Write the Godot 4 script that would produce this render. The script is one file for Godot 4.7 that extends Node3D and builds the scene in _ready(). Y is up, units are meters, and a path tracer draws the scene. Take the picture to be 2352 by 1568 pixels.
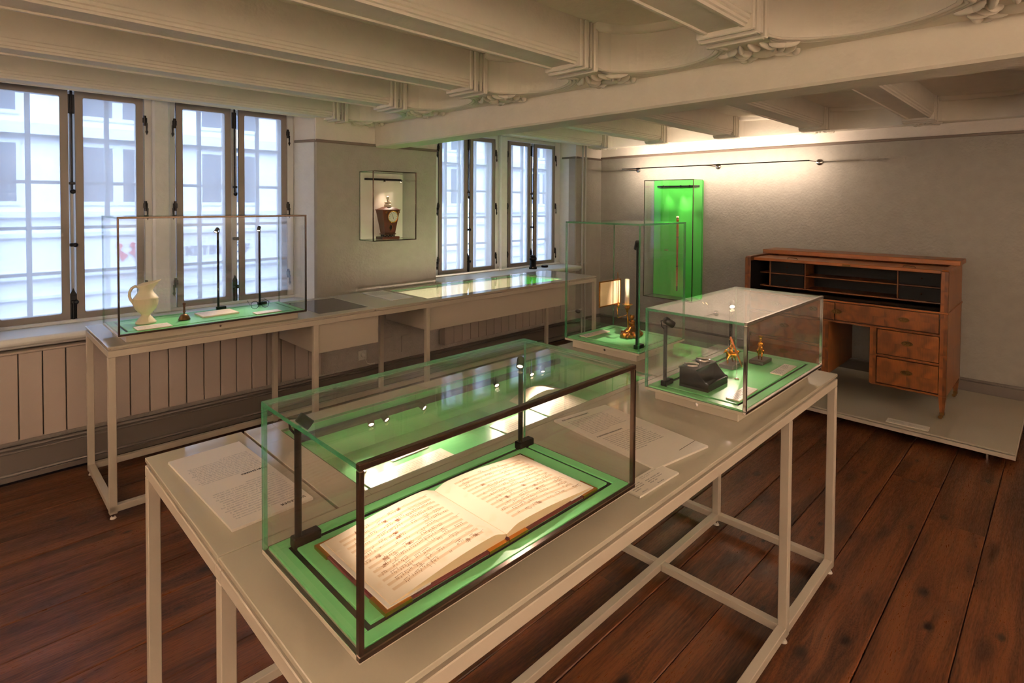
extends Node3D
# A museum room with glass cases on white steel tables, a window front, a stucco beam ceiling and a plank floor.
# x runs along the window wall towards the far wall, y is up, z runs from the window wall (-4.38) into the room.

var M := {}
var mesh_cache := {}
var used_names := {}
var rng := RandomNumberGenerator.new()

func _ready() -> void:
	rng.seed = 71
	setup_camera()
	setup_light()
	make_materials()
	build_shell()
	build_ceiling()
	build_windows()
	build_outside()
	build_wall_fittings()
	build_centre_table()
	build_window_table()
	build_cases()
	build_wall_cases()
	build_exhibits()
	build_desk()

# ------------------------------------------------------------------ camera and light
func setup_camera() -> void:
	var cam := Camera3D.new()
	cam.name = "camera"
	var yaw := deg_to_rad(44.926)
	var pit := deg_to_rad(-1.362)
	var roll := deg_to_rad(0.326)
	var fwd := Vector3(cos(pit) * sin(yaw), sin(pit), -cos(pit) * cos(yaw))
	var right := Vector3(cos(yaw), 0, sin(yaw))
	var up := right.cross(fwd)
	var r2 := right * cos(roll) + up * sin(roll)
	var u2 := -right * sin(roll) + up * cos(roll)
	cam.transform = Transform3D(Basis(r2, u2, -fwd), Vector3(0, 1.65, 0))
	var near := 0.05
	cam.projection = Camera3D.PROJECTION_FRUSTUM
	cam.near = near
	cam.far = 100.0
	cam.size = 1568.0 / 1283.0 * near
	cam.frustum_offset = Vector2(0, -(784.0 - 497.0) / 1283.0 * near)
	add_child(cam)
	cam.current = true

func setup_light() -> void:
	var we := WorldEnvironment.new()
	we.name = "environment"
	var e := Environment.new()
	e.background_mode = Environment.BG_SKY
	var sky := Sky.new()
	var sm := ProceduralSkyMaterial.new()
	var c := Color(0.74, 0.83, 0.97)
	sm.sky_top_color = c
	sm.sky_horizon_color = c
	sm.ground_bottom_color = Color(0.45, 0.45, 0.46)
	sm.ground_horizon_color = Color(0.45, 0.45, 0.46)
	sm.sky_energy_multiplier = 2.9
	sm.ground_energy_multiplier = 1.0
	sky.sky_material = sm
	e.sky = sky
	e.tonemap_mode = Environment.TONE_MAPPER_LINEAR
	e.tonemap_exposure = 1.0
	e.sdfgi_enabled = true
	e.ssao_enabled = true
	e.ssil_enabled = true
	we.environment = e
	add_child(we)

const WARM := Color(1.0, 0.893, 0.80)

# ------------------------------------------------------------------ naming and helpers
func numbered(n: String) -> String:
	if not used_names.has(n):
		used_names[n] = 0
		return n
	used_names[n] += 1
	return "%s_%03d" % [n, used_names[n]]

func thing(called: String, label: String, category: String, at := Vector3.ZERO, group := "") -> Node3D:
	var o := Node3D.new()
	o.name = numbered(called)
	add_child(o)
	o.position = at
	o.set_meta("label", label)
	o.set_meta("category", category)
	if group != "":
		o.set_meta("group", group)
	return o

func structure(called: String) -> Node3D:
	var o := Node3D.new()
	o.name = numbered(called)
	add_child(o)
	o.set_meta("kind", "structure")
	return o

func part(parent: Node, called: String, mesh: Mesh, m: Material, at := Vector3.ZERO, basis := Basis()) -> MeshInstance3D:
	var o := MeshInstance3D.new()
	o.name = called if parent != self else numbered(called)
	o.mesh = mesh
	if m:
		o.material_override = m
	parent.add_child(o, true)
	o.global_transform = Transform3D(basis, at)
	return o

func lone(called: String, label: String, category: String, mesh: Mesh, m: Material, at: Vector3, basis := Basis(), group := "") -> MeshInstance3D:
	var o := part(self, called, mesh, m, at, basis)
	o.set_meta("label", label)
	o.set_meta("category", category)
	if group != "":
		o.set_meta("group", group)
	return o

# a box with chamfered edges, centred
func bmesh(s: Vector3, bev := 0.002) -> Mesh:
	var key := "b%.5f_%.5f_%.5f_%.5f" % [s.x, s.y, s.z, bev]
	if mesh_cache.has(key):
		return mesh_cache[key]
	var h := s / 2
	var b: float = minf(bev, minf(h.x, minf(h.y, h.z)) * 0.45)
	var st := SurfaceTool.new()
	st.begin(Mesh.PRIMITIVE_TRIANGLES)
	st.set_smooth_group(-1)
	var ax := [Vector3.RIGHT, Vector3.UP, Vector3.BACK]
	var hh := [h.x, h.y, h.z]
	for i in 3:
		var j := (i + 1) % 3
		var k := (i + 2) % 3
		for sg in [-1.0, 1.0]:
			var n: Vector3 = ax[i] * sg
			var u: Vector3 = ax[j] * (hh[j] - b)
			var v: Vector3 = ax[k] * (hh[k] - b)
			var c: Vector3 = n * hh[i]
			quad(st, c - u - v, c + u - v, c + u + v, c - u + v, n)
		for s1 in [-1.0, 1.0]:
			for s2 in [-1.0, 1.0]:
				var l: Vector3 = ax[i] * (hh[i] - b)
				var p: Vector3 = ax[j] * s1 * hh[j] + ax[k] * s2 * (hh[k] - b)
				var q: Vector3 = ax[j] * s1 * (hh[j] - b) + ax[k] * s2 * hh[k]
				quad(st, p - l, p + l, q + l, q - l, (ax[j] * s1 + ax[k] * s2).normalized())
	for s1 in [-1.0, 1.0]:
		for s2 in [-1.0, 1.0]:
			for s3 in [-1.0, 1.0]:
				tri(st, Vector3(s1 * h.x, s2 * (h.y - b), s3 * (h.z - b)), Vector3(s1 * (h.x - b), s2 * h.y, s3 * (h.z - b)), Vector3(s1 * (h.x - b), s2 * (h.y - b), s3 * h.z), Vector3(s1, s2, s3))
	st.generate_normals()
	var m := st.commit()
	mesh_cache[key] = m
	return m

func tri(st: SurfaceTool, a: Vector3, b: Vector3, c: Vector3, out: Vector3) -> void:
	# front faces run clockwise
	if (b - a).cross(c - a).dot(out) > 0:
		var t := b
		b = c
		c = t
	for p in [a, b, c]:
		st.set_uv(Vector2(p.x, p.z))
		st.add_vertex(p)

func quad(st: SurfaceTool, a: Vector3, b: Vector3, c: Vector3, d: Vector3, out: Vector3) -> void:
	tri(st, a, b, c, out)
	tri(st, a, c, d, out)

func box(parent: Node, called: String, lo: Vector3, hi: Vector3, m: Material, bev := 0.002) -> MeshInstance3D:
	var a := Vector3(minf(lo.x, hi.x), minf(lo.y, hi.y), minf(lo.z, hi.z))
	var b := Vector3(maxf(lo.x, hi.x), maxf(lo.y, hi.y), maxf(lo.z, hi.z))
	return part(parent, called, bmesh(b - a, bev), m, (a + b) / 2)

# revolve [(r, y)] about y
func lathe_mesh(profile: Array, seg := 24, squash := 1.0, flute := 0, flute_depth := 0.0, flute_lo := 0.0, flute_hi := 0.0) -> Mesh:
	var st := SurfaceTool.new()
	st.begin(Mesh.PRIMITIVE_TRIANGLES)
	var n := profile.size()
	for i in n:
		for j in seg + 1:
			var a := TAU * j / seg
			var r: float = profile[i].x
			if flute > 0 and profile[i].y > flute_lo and profile[i].y < flute_hi:
				r *= 1.0 - flute_depth * (0.5 + 0.5 * cos(a * flute))
			st.set_uv(Vector2(float(j) / seg, float(i) / (n - 1)))
			st.add_vertex(Vector3(cos(a) * r, profile[i].y, sin(a) * r * squash))
	for i in n - 1:
		for j in seg:
			var p := i * (seg + 1) + j
			for q in [p, p + seg + 1, p + 1, p + 1, p + seg + 1, p + seg + 2]:
				st.add_index(q)
	st.generate_normals()
	return st.commit()

func lathe(parent: Node, called: String, profile: Array, m: Material, at: Vector3, seg := 24, basis := Basis()) -> MeshInstance3D:
	return part(parent, called, lathe_mesh(profile, seg), m, at, basis)

# a tube along points with a radius each
func tube_mesh(pts: Array, rads, seg := 10) -> Mesh:
	var st := SurfaceTool.new()
	st.begin(Mesh.PRIMITIVE_TRIANGLES)
	var n := pts.size()
	var up := Vector3.UP
	for i in n:
		var t: Vector3 = (pts[mini(i + 1, n - 1)] - pts[maxi(i - 1, 0)]).normalized()
		if absf(t.dot(up)) > 0.95:
			up = Vector3.RIGHT if absf(t.x) < 0.8 else Vector3.BACK
		var s := t.cross(up).normalized()
		up = s.cross(t).normalized()
		var r: float = rads[i] if rads is Array else rads
		for j in seg + 1:
			var a := TAU * j / seg
			st.add_vertex(pts[i] + (s * cos(a) + up * sin(a)) * r)
	var total := n * (seg + 1)
	for i in n - 1:
		for j in seg:
			var p := i * (seg + 1) + j
			for q in [p, p + 1, p + seg + 1, p + 1, p + seg + 2, p + seg + 1]:
				st.add_index(q)
	st.add_vertex(pts[0])
	st.add_vertex(pts[n - 1])
	for j in seg:
		for q in [total, j + 1, j]:
			st.add_index(q)
		var b := (n - 1) * (seg + 1)
		for q in [total + 1, b + j, b + j + 1]:
			st.add_index(q)
	st.generate_normals()
	return st.commit()

func tube(parent: Node, called: String, pts: Array, rads, m: Material, seg := 10) -> MeshInstance3D:
	var c: Vector3 = pts[0]
	var loc := []
	for p in pts:
		loc.append(p - c)
	return part(parent, called, tube_mesh(loc, rads, seg), m, c)

# a straight round bar with flat ends
func rod_mesh(length: float, r0: float, r1: float, seg := 16) -> Mesh:
	var c := CylinderMesh.new()
	c.height = length
	c.bottom_radius = r0
	c.top_radius = r1
	c.radial_segments = seg
	c.rings = 1
	return c

func rod(parent: Node, called: String, a: Vector3, b: Vector3, r0: float, m: Material, r1 := -1.0, seg := 16) -> MeshInstance3D:
	return part(parent, called, rod_mesh((b - a).length(), r0, r0 if r1 < 0 else r1, seg), m, (a + b) / 2, basis_y(b - a))

func basis_y(d: Vector3) -> Basis:
	var y := d.normalized()
	var x := Vector3.RIGHT if absf(y.x) < 0.9 else Vector3.BACK
	var z := x.cross(y).normalized()
	x = y.cross(z).normalized()
	return Basis(x, y, z)

# a plan outline (x, z) raised from y0 to y1
func prism_mesh(poly: PackedVector2Array, y0: float, y1: float) -> Mesh:
	var st := SurfaceTool.new()
	st.begin(Mesh.PRIMITIVE_TRIANGLES)
	st.set_smooth_group(-1)
	var idx := Geometry2D.triangulate_polygon(poly)
	for i in range(0, idx.size(), 3):
		var p := [poly[idx[i]], poly[idx[i + 1]], poly[idx[i + 2]]]
		tri(st, Vector3(p[0].x, y1, p[0].y), Vector3(p[1].x, y1, p[1].y), Vector3(p[2].x, y1, p[2].y), Vector3.UP)
		tri(st, Vector3(p[0].x, y0, p[0].y), Vector3(p[1].x, y0, p[1].y), Vector3(p[2].x, y0, p[2].y), Vector3.DOWN)
	var turn := 1.0 if Geometry2D.is_polygon_clockwise(poly) else -1.0
	for i in poly.size():
		var a := poly[i]
		var b := poly[(i + 1) % poly.size()]
		var nn := Vector2(b.y - a.y, a.x - b.x) * -turn
		quad(st, Vector3(a.x, y0, a.y), Vector3(b.x, y0, b.y), Vector3(b.x, y1, b.y), Vector3(a.x, y1, a.y), Vector3(nn.x, 0, nn.y))
	st.generate_normals()
	return st.commit()

# an outline in the (u, v) plane pushed out along w by depth (centred)
func plate_mesh(poly: PackedVector2Array, depth: float) -> Mesh:
	return prism_mesh(poly, -depth / 2, depth / 2)

# glass sheet: clear faces, green edges
func pane_mesh(s: Vector3) -> Mesh:
	var key := "p%.4f_%.4f_%.4f" % [s.x, s.y, s.z]
	if mesh_cache.has(key):
		return mesh_cache[key]
	var h := s / 2
	var thin := 0
	if s.y < s.x and s.y < s.z:
		thin = 1
	elif s.z < s.x and s.z < s.y:
		thin = 2
	var am := ArrayMesh.new()
	for pass_n in 2:
		var st := SurfaceTool.new()
		st.begin(Mesh.PRIMITIVE_TRIANGLES)
		st.set_smooth_group(-1)
		var ax := [Vector3.RIGHT, Vector3.UP, Vector3.BACK]
		var hh := [h.x, h.y, h.z]
		for i in 3:
			if (i == thin) != (pass_n == 0):
				continue
			var j := (i + 1) % 3
			var k := (i + 2) % 3
			for sg in [-1.0, 1.0]:
				var n: Vector3 = ax[i] * sg
				var c: Vector3 = n * hh[i]
				var u: Vector3 = ax[j] * hh[j]
				var v: Vector3 = ax[k] * hh[k]
				quad(st, c - u - v, c + u - v, c + u + v, c - u + v, n)
		st.generate_normals()
		st.commit(am)
		am.surface_set_material(pass_n, M.glass if pass_n == 0 else M.glass_edge)
	mesh_cache[key] = am
	return am

func pane(parent: Node, called: String, lo: Vector3, hi: Vector3) -> MeshInstance3D:
	return part(parent, called, pane_mesh(hi - lo), null, (lo + hi) / 2)

func spot(parent: Node3D, at: Vector3, target: Vector3, energy: float, angle := 32.0, size := 0.012, color := WARM) -> void:
	var l := SpotLight3D.new()
	l.name = "lamp_light"
	l.light_color = color
	l.light_energy = energy * 2.4
	l.spot_angle = angle
	l.spot_angle_attenuation = 1.0
	l.spot_attenuation = 2.0
	l.spot_range = 12.0
	l.light_size = size
	l.shadow_enabled = true
	parent.add_child(l, true)
	var up := Vector3.UP
	if absf((target - at).normalized().dot(up)) > 0.97:
		up = Vector3.RIGHT
	l.global_transform = Transform3D(Basis.looking_at(target - at, up), at)

func area(parent: Node3D, at: Vector3, towards: Vector3, size: Vector2, energy: float, color := WARM, up := Vector3.UP) -> void:
	var l := AreaLight3D.new()
	l.name = "strip_light"
	l.light_color = color
	l.light_energy = energy
	l.area_size = size
	l.area_normalize_energy = true
	l.area_range = 15.0
	l.shadow_enabled = true
	parent.add_child(l, true)
	l.global_transform = Transform3D(Basis.looking_at(towards, up), at)

# bodies: tapered capsules joined smoothly and meshed as surface nets. caps: [a, b, ra, rb]
func body_mesh(caps: Array, cell: float, k: float) -> Mesh:
	var lo := Vector3(1e9, 1e9, 1e9)
	var hi := -lo
	for c in caps:
		var r: float = maxf(c[2], c[3]) + 4.0 * k + 2.0 * cell
		for p in [c[0], c[1]]:
			lo = lo.min(p - Vector3(r, r, r))
			hi = hi.max(p + Vector3(r, r, r))
	var nx := int((hi.x - lo.x) / cell) + 2
	var ny := int((hi.y - lo.y) / cell) + 2
	var nz := int((hi.z - lo.z) / cell) + 2
	var f := PackedFloat32Array()
	f.resize(nx * ny * nz)
	for c in caps:
		var a: Vector3 = c[0]
		var b: Vector3 = c[1]
		var ra: float = c[2]
		var rb: float = c[3]
		var r: float = maxf(ra, rb) + 4.0 * k + cell
		var l := (a.min(b) - Vector3(r, r, r) - lo) / cell
		var g := (a.max(b) + Vector3(r, r, r) - lo) / cell
		var ab := b - a
		var d2: float = maxf(ab.length_squared(), 1e-12)
		for ix in range(maxi(0, int(l.x)), mini(nx, int(g.x) + 1)):
			for iy in range(maxi(0, int(l.y)), mini(ny, int(g.y) + 1)):
				for iz in range(maxi(0, int(l.z)), mini(nz, int(g.z) + 1)):
					var p := lo + Vector3(ix, iy, iz) * cell
					var t := clampf((p - a).dot(ab) / d2, 0, 1)
					var d := (p - a - ab * t).length() - lerpf(ra, rb, t)
					if d < 4.0 * k:
						f[(ix * ny + iy) * nz + iz] += exp(-d / k)
	# inside where f > 1
	var st := SurfaceTool.new()
	st.begin(Mesh.PRIMITIVE_TRIANGLES)
	var vid := {}
	var count := 0
	var sx := ny * nz
	for ix in nx - 1:
		for iy in ny - 1:
			for iz in nz - 1:
				var o := ix * sx + iy * nz + iz
				var inside := 0
				var v := [f[o], f[o + 1], f[o + nz], f[o + nz + 1], f[o + sx], f[o + sx + 1], f[o + sx + nz], f[o + sx + nz + 1]]
				for q in 8:
					if v[q] > 1.0:
						inside += 1
				if inside == 0 or inside == 8:
					continue
				var acc := Vector3.ZERO
				var m := 0
				for e in [[0, 1], [2, 3], [4, 5], [6, 7], [0, 2], [1, 3], [4, 6], [5, 7], [0, 4], [1, 5], [2, 6], [3, 7]]:
					var fa: float = v[e[0]]
					var fb: float = v[e[1]]
					if (fa > 1.0) != (fb > 1.0):
						var da := log(maxf(fa, 0.02))
						var db := log(maxf(fb, 0.02))
						var t := clampf(da / (da - db), 0, 1)
						var pa := Vector3((e[0] >> 2) & 1, (e[0] >> 1) & 1, e[0] & 1)
						var pb := Vector3((e[1] >> 2) & 1, (e[1] >> 1) & 1, e[1] & 1)
						acc += pa.lerp(pb, t)
						m += 1
				st.add_vertex(lo + (Vector3(ix, iy, iz) + acc / m) * cell)
				vid[o] = count
				count += 1
	for ix in range(1, nx - 1):
		for iy in range(1, ny - 1):
			for iz in range(1, nz - 1):
				var o := ix * sx + iy * nz + iz
				var a := f[o] > 1.0
				for d in 3:
					var step: int = [sx, nz, 1][d]
					var s1: int = [nz, 1, sx][d]
					var s2: int = [1, sx, nz][d]
					if a != (f[o + step] > 1.0):
						var q := [o, o - s1, o - s1 - s2, o - s2]
						var ok := true
						for e in q:
							ok = ok and vid.has(e)
						if ok:
							var w := [vid[q[0]], vid[q[1]], vid[q[2]], vid[q[3]]]
							if not a:
								w.reverse()
							for e in [0, 2, 1, 0, 3, 2]:
								st.add_index(w[e])
	st.generate_normals()
	return st.commit()

# ------------------------------------------------------------------ materials
func mat(color: Color, rough := 0.6, metal := 0.0, spec := 0.5) -> StandardMaterial3D:
	var m := StandardMaterial3D.new()
	m.albedo_color = color
	m.roughness = rough
	m.metallic = metal
	m.metallic_specular = spec
	return m

func noise_tex(freq: float, octaves: int, size := 512, seed_n := 1, ramp: Gradient = null, normal := false, strength := 4.0) -> NoiseTexture2D:
	var n := FastNoiseLite.new()
	n.seed = seed_n
	n.frequency = freq
	n.fractal_octaves = octaves
	var t := NoiseTexture2D.new()
	t.width = size
	t.height = size
	t.seamless = true
	t.noise = n
	if ramp:
		t.color_ramp = ramp
	t.as_normal_map = normal
	t.bump_strength = strength
	return t

func ramp2(a: Color, b: Color) -> Gradient:
	var g := Gradient.new()
	g.set_color(0, a)
	g.set_color(1, b)
	return g

func plaster(c: Color, var_amount := 0.03, bump := 2.0, scale := 1.2) -> StandardMaterial3D:
	var m := mat(c, 0.85, 0.0, 0.3)
	m.albedo_texture = noise_tex(0.012, 4, 512, 3, ramp2(Color(1 - var_amount, 1 - var_amount, 1 - var_amount), Color(1, 1, 1)))
	m.normal_enabled = true
	m.normal_texture = noise_tex(0.05, 4, 512, 5, null, true, bump)
	m.normal_scale = 0.5
	m.uv1_triplanar = true
	m.uv1_world_triplanar = true
	m.uv1_scale = Vector3(scale, scale, scale)
	return m

func make_materials() -> void:
	M.ceiling = plaster(Color(0.93, 0.90, 0.84), 0.03, 1.5, 1.0)
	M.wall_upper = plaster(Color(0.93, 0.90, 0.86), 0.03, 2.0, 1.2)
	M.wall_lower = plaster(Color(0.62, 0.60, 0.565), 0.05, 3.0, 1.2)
	M.wall_rough = plaster(Color(0.74, 0.70, 0.66), 0.06, 9.0, 1.8)
	M.reveal = plaster(Color(0.90, 0.90, 0.89), 0.04, 3.0, 1.5)
	M.rail_paint = mat(Color(0.42, 0.37, 0.33), 0.5)
	M.base_paint = mat(Color(0.36, 0.325, 0.30), 0.45)
	M.cover_paint = mat(Color(0.68, 0.62, 0.58), 0.5)
	M.sash_paint = mat(Color(0.45, 0.42, 0.39), 0.45)
	M.white_wood = mat(Color(0.88, 0.88, 0.87), 0.4)
	M.bar_wood = mat(Color(0.72, 0.75, 0.78), 0.5)
	M.iron = mat(Color(0.07, 0.07, 0.08), 0.4, 0.6)
	M.steel_paint = mat(Color(0.74, 0.695, 0.63), 0.4)
	M.top_glass = mat(Color(0.72, 0.69, 0.62), 0.05, 0.0, 0.5)
	M.top_edge = mat(Color(0.60, 0.58, 0.52), 0.15)
	M.plinth = mat(Color(0.72, 0.68, 0.61), 0.35)
	M.green = mat(Color(0.45, 0.78, 0.50), 0.35, 0.0, 0.35)
	M.green_bright = mat(Color(0.30, 0.78, 0.30), 0.5, 0.0, 0.3)
	M.channel = mat(Color(0.03, 0.03, 0.03), 0.5)
	M.bronze = mat(Color(0.36, 0.30, 0.26), 0.22, 0.9)
	M.chrome = mat(Color(0.75, 0.72, 0.70), 0.1, 1.0)
	M.black = mat(Color(0.03, 0.03, 0.032), 0.45, 0.0, 0.3)
	M.black_gloss = mat(Color(0.010, 0.010, 0.011), 0.22, 0.0, 0.25)
	M.gold = mat(Color(0.80, 0.56, 0.22), 0.25, 1.0)
	M.old_gold = mat(Color(0.55, 0.36, 0.14), 0.3, 1.0)
	M.brass_dark = mat(Color(0.40, 0.31, 0.18), 0.35, 0.9)
	M.silver = mat(Color(0.62, 0.58, 0.54), 0.22, 1.0)
	M.maroon = mat(Color(0.36, 0.06, 0.08), 0.5)
	M.paper = mat(Color(0.93, 0.88, 0.78), 0.8)
	M.paper_white = mat(Color(0.93, 0.91, 0.87), 0.7)
	M.paper_old = mat(Color(0.90, 0.80, 0.64), 0.85)
	M.ink = mat(Color(0.10, 0.09, 0.08), 0.8)
	M.ceramic = mat(Color(0.90, 0.85, 0.72), 0.25)
	M.ceramic.clearcoat_enabled = true
	M.ceramic.clearcoat = 0.6
	M.marble = mat(Color(0.93, 0.87, 0.76), 0.35)
	M.stone_grey = mat(Color(0.33, 0.31, 0.29), 0.45)
	M.candle = mat(Color(0.95, 0.91, 0.82), 0.5)
	M.candle.subsurf_scatter_enabled = true
	M.candle.subsurf_scatter_strength = 0.3
	M.plastic_white = mat(Color(0.86, 0.84, 0.80), 0.3)
	M.pipe_paint = mat(Color(0.66, 0.65, 0.63), 0.4)
	M.glass = mat(Color(0.90, 0.97, 0.93, 0.004), 0.0, 0.0, 0.44)
	M.glass.transparency = BaseMaterial3D.TRANSPARENCY_ALPHA
	M.glass_edge = mat(Color(0.22, 0.52, 0.36, 0.72), 0.08, 0.0, 0.5)
	M.glass_edge.transparency = BaseMaterial3D.TRANSPARENCY_ALPHA
	M.tint_glass = mat(Color(0.25, 0.24, 0.26, 0.55), 0.0, 0.0, 0.5)
	M.tint_glass.transparency = BaseMaterial3D.TRANSPARENCY_ALPHA
	M.window_glass = mat(Color(0.95, 0.97, 1.0, 0.03), 0.0, 0.0, 0.5)
	M.window_glass.transparency = BaseMaterial3D.TRANSPARENCY_ALPHA
	M.scrim = mat(Color(0.93, 0.95, 0.97, 0.42), 0.7, 0.0, 0.2)
	M.scrim.transparency = BaseMaterial3D.TRANSPARENCY_ALPHA
	M.scrim.backlight_enabled = true
	M.scrim.backlight = Color(1, 1, 1)
	M.bulb = mat(Color(1, 0.9, 0.75), 0.3)
	M.bulb.emission_enabled = true
	M.bulb.emission = Color(1.0, 0.85, 0.66)
	M.bulb.emission_energy_multiplier = 14.0
	M.strip = mat(Color(1, 0.9, 0.75), 0.3)
	M.strip.emission_enabled = true
	M.strip.emission = Color(1.0, 0.84, 0.66)
	M.strip.emission_energy_multiplier = 3.0
	M.cane = mat(Color(0.62, 0.33, 0.12), 0.4)
	M.label_plate = mat(Color(0.86, 0.83, 0.78), 0.35)
	M.facade = plaster(Color(0.90, 0.91, 0.93), 0.05, 3.0, 0.8)
	M.facade_dark = mat(Color(0.30, 0.32, 0.36), 0.25)
	M.facade_frame = mat(Color(0.80, 0.82, 0.85), 0.5)
	M.sign_grey = mat(Color(0.45, 0.46, 0.50), 0.6)
	M.sign_red = mat(Color(0.75, 0.25, 0.28), 0.6)
	M.street = mat(Color(0.38, 0.38, 0.39), 0.9)
	M.floor_dark = mat(Color(0.06, 0.035, 0.02), 0.9)
	M.plank = plank_material()
	M.walnut = walnut_material(11, Color(0.52, 0.305, 0.135), Color(0.21, 0.105, 0.045), 0.6)
	M.walnut_plain = walnut_material(23, Color(0.60, 0.36, 0.175), Color(0.47, 0.265, 0.12), 0.3)
	M.mahogany = walnut_material(31, Color(0.42, 0.18, 0.07), Color(0.22, 0.08, 0.03), 0.5)

# old pine boards: grain along u, knots and stains. 4 m by 1 m.
func plank_material() -> StandardMaterial3D:
	var w := 2048
	var h := 512
	var n1 := FastNoiseLite.new()
	n1.seed = 4
	n1.frequency = 1.0
	n1.fractal_octaves = 3
	var n2 := FastNoiseLite.new()
	n2.seed = 9
	n2.frequency = 1.0
	n2.fractal_type = FastNoiseLite.FRACTAL_NONE
	var r := RandomNumberGenerator.new()
	r.seed = 5
	var knots := []
	for row in 4:
		for i in 6:
			knots.append([r.randf() * 4.0, (row + 0.18 + 0.64 * r.randf()) * 0.25, 0.008 + 0.012 * r.randf()])
	var img := Image.create(w, h, false, Image.FORMAT_RGB8)
	var rim := Image.create(w, h, false, Image.FORMAT_RGB8)
	var dark := Color(0.155, 0.078, 0.042)
	var mid := Color(0.34, 0.192, 0.10)
	var light := Color(0.42, 0.25, 0.135)
	for y in h:
		var v := float(y) / h
		var row := int(v * 4.0)
		var near := []
		for kk in knots:
			if absf(kk[1] - v) < 0.085:
				near.append(kk)
		for x in w:
			var u := 4.0 * x / w
			var warp := 0.0
			var kd := 0.0
			for kk in near:
				var du: float = u - kk[0]
				if absf(du) < 0.3:
					var dv: float = v - kk[1]
					var rr: float = kk[2]
					var d := sqrt(du * du * 0.25 + dv * dv) / rr
					warp += signf(dv) * 0.02 * exp(-d * d * 0.07)
					kd = maxf(kd, clampf(1.35 - d, 0.0, 1.0))
			var vv := v - warp
			var broad := n1.get_noise_3d(u * 0.9, vv * 9.0, row * 7.0)
			var g := n2.get_noise_3d(u * 2.2 + broad * 1.5, vv * 95.0, row * 3.0)
			var fine := n1.get_noise_2d(u * 14.0, vv * 420.0)
			var t := 0.5 + 0.45 * broad + 0.22 * g + 0.22 * fine
			var c := dark.lerp(mid, clampf(t * 1.5, 0, 1)).lerp(light, clampf(t * 1.4 - 0.7, 0, 1))
			var stain := n1.get_noise_2d(u * 1.3 + 50.0, v * 5.0 + row * 9.0)
			c = c.lerp(dark, clampf((stain - 0.28) * 2.2, 0, 0.75))
			c = c.lerp(Color(0.07, 0.035, 0.025), kd * 0.9)
			img.set_pixel(x, y, c)
			var q := clampf(0.42 - 0.25 * fine - 0.12 * broad, 0.2, 0.9)
			rim.set_pixel(x, y, Color(q, q, q))
	var m := mat(Color(1, 1, 1), 1.0, 0.0, 0.4)
	m.albedo_texture = ImageTexture.create_from_image(img)
	m.roughness_texture = ImageTexture.create_from_image(rim)
	return m

func walnut_material(seed_n: int, a: Color, b: Color, contrast: float) -> StandardMaterial3D:
	var s := 384
	var n := FastNoiseLite.new()
	n.seed = seed_n
	n.frequency = 1.0
	n.fractal_octaves = 3
	var img := Image.create(s, s, false, Image.FORMAT_RGB8)
	for y in s:
		for x in s:
			var u := float(x) / s
			var v := float(y) / s
			var wob := n.get_noise_2d(u * 2.0, v * 2.0)
			var g := sin((u * 3.0 + wob * 3.2 * contrast) * TAU) * 0.5 + 0.5
			var fine := n.get_noise_2d(u * 110.0, v * 5.0)
			var t := clampf(0.5 * g * g * contrast + 0.55 * wob + 0.16 * fine + 0.25, 0, 1)
			img.set_pixel(x, y, a.lerp(b, t))
	var m := mat(Color(1, 1, 1), 0.32, 0.0, 0.5)
	m.albedo_texture = ImageTexture.create_from_image(img)
	m.uv1_triplanar = true
	m.uv1_scale = Vector3(1.3, 1.3, 1.3)
	return m

# print that stays too small to read: rows of letter strokes. rows: [y0, y1, lines, x0, x1]
func print_texture(w: int, h: int, blocks: Array, seed_n: int, paper: Color, ink: Color) -> ImageTexture:
	var img := Image.create(w, h, false, Image.FORMAT_RGB8)
	img.fill(paper)
	var r := RandomNumberGenerator.new()
	r.seed = seed_n
	for b in blocks:
		var lines: int = b[2]
		for i in lines:
			var y0 := int(lerpf(b[0], b[1], float(i) / lines) * h)
			var lh: int = maxi(3, int((b[1] - b[0]) * h / lines * 0.55))
			var x := int(b[3] * w)
			var xe := int(b[4] * w) - r.randi_range(0, int(0.05 * w))
			if i == lines - 1:
				xe = int(lerpf(b[3], b[4], 0.45) * w)
			while x < xe:
				var letters := r.randi_range(2, 9)
				for q in letters:
					if x >= xe:
						break
					var tall := r.randf() < 0.3
					var top := y0 if tall else y0 + lh / 3
					var lw := maxi(1, lh / 6)
					img.fill_rect(Rect2i(x, top, lw, y0 + lh - top), ink)
					var kind := r.randi_range(0, 3)
					var bw := maxi(2, lh / 2)
					if kind < 3:
						img.fill_rect(Rect2i(x, y0 + lh / 3, bw, lw), ink)
					if kind < 2:
						img.fill_rect(Rect2i(x, y0 + lh - lw, bw, lw), ink)
					if kind == 1 or kind == 3:
						img.fill_rect(Rect2i(x + bw - lw, y0 + lh / 3, lw, lh * 2 / 3), ink)
					x += bw + maxi(1, lh / 5)
				x += maxi(2, lh / 2)
	return ImageTexture.create_from_image(img)

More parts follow.
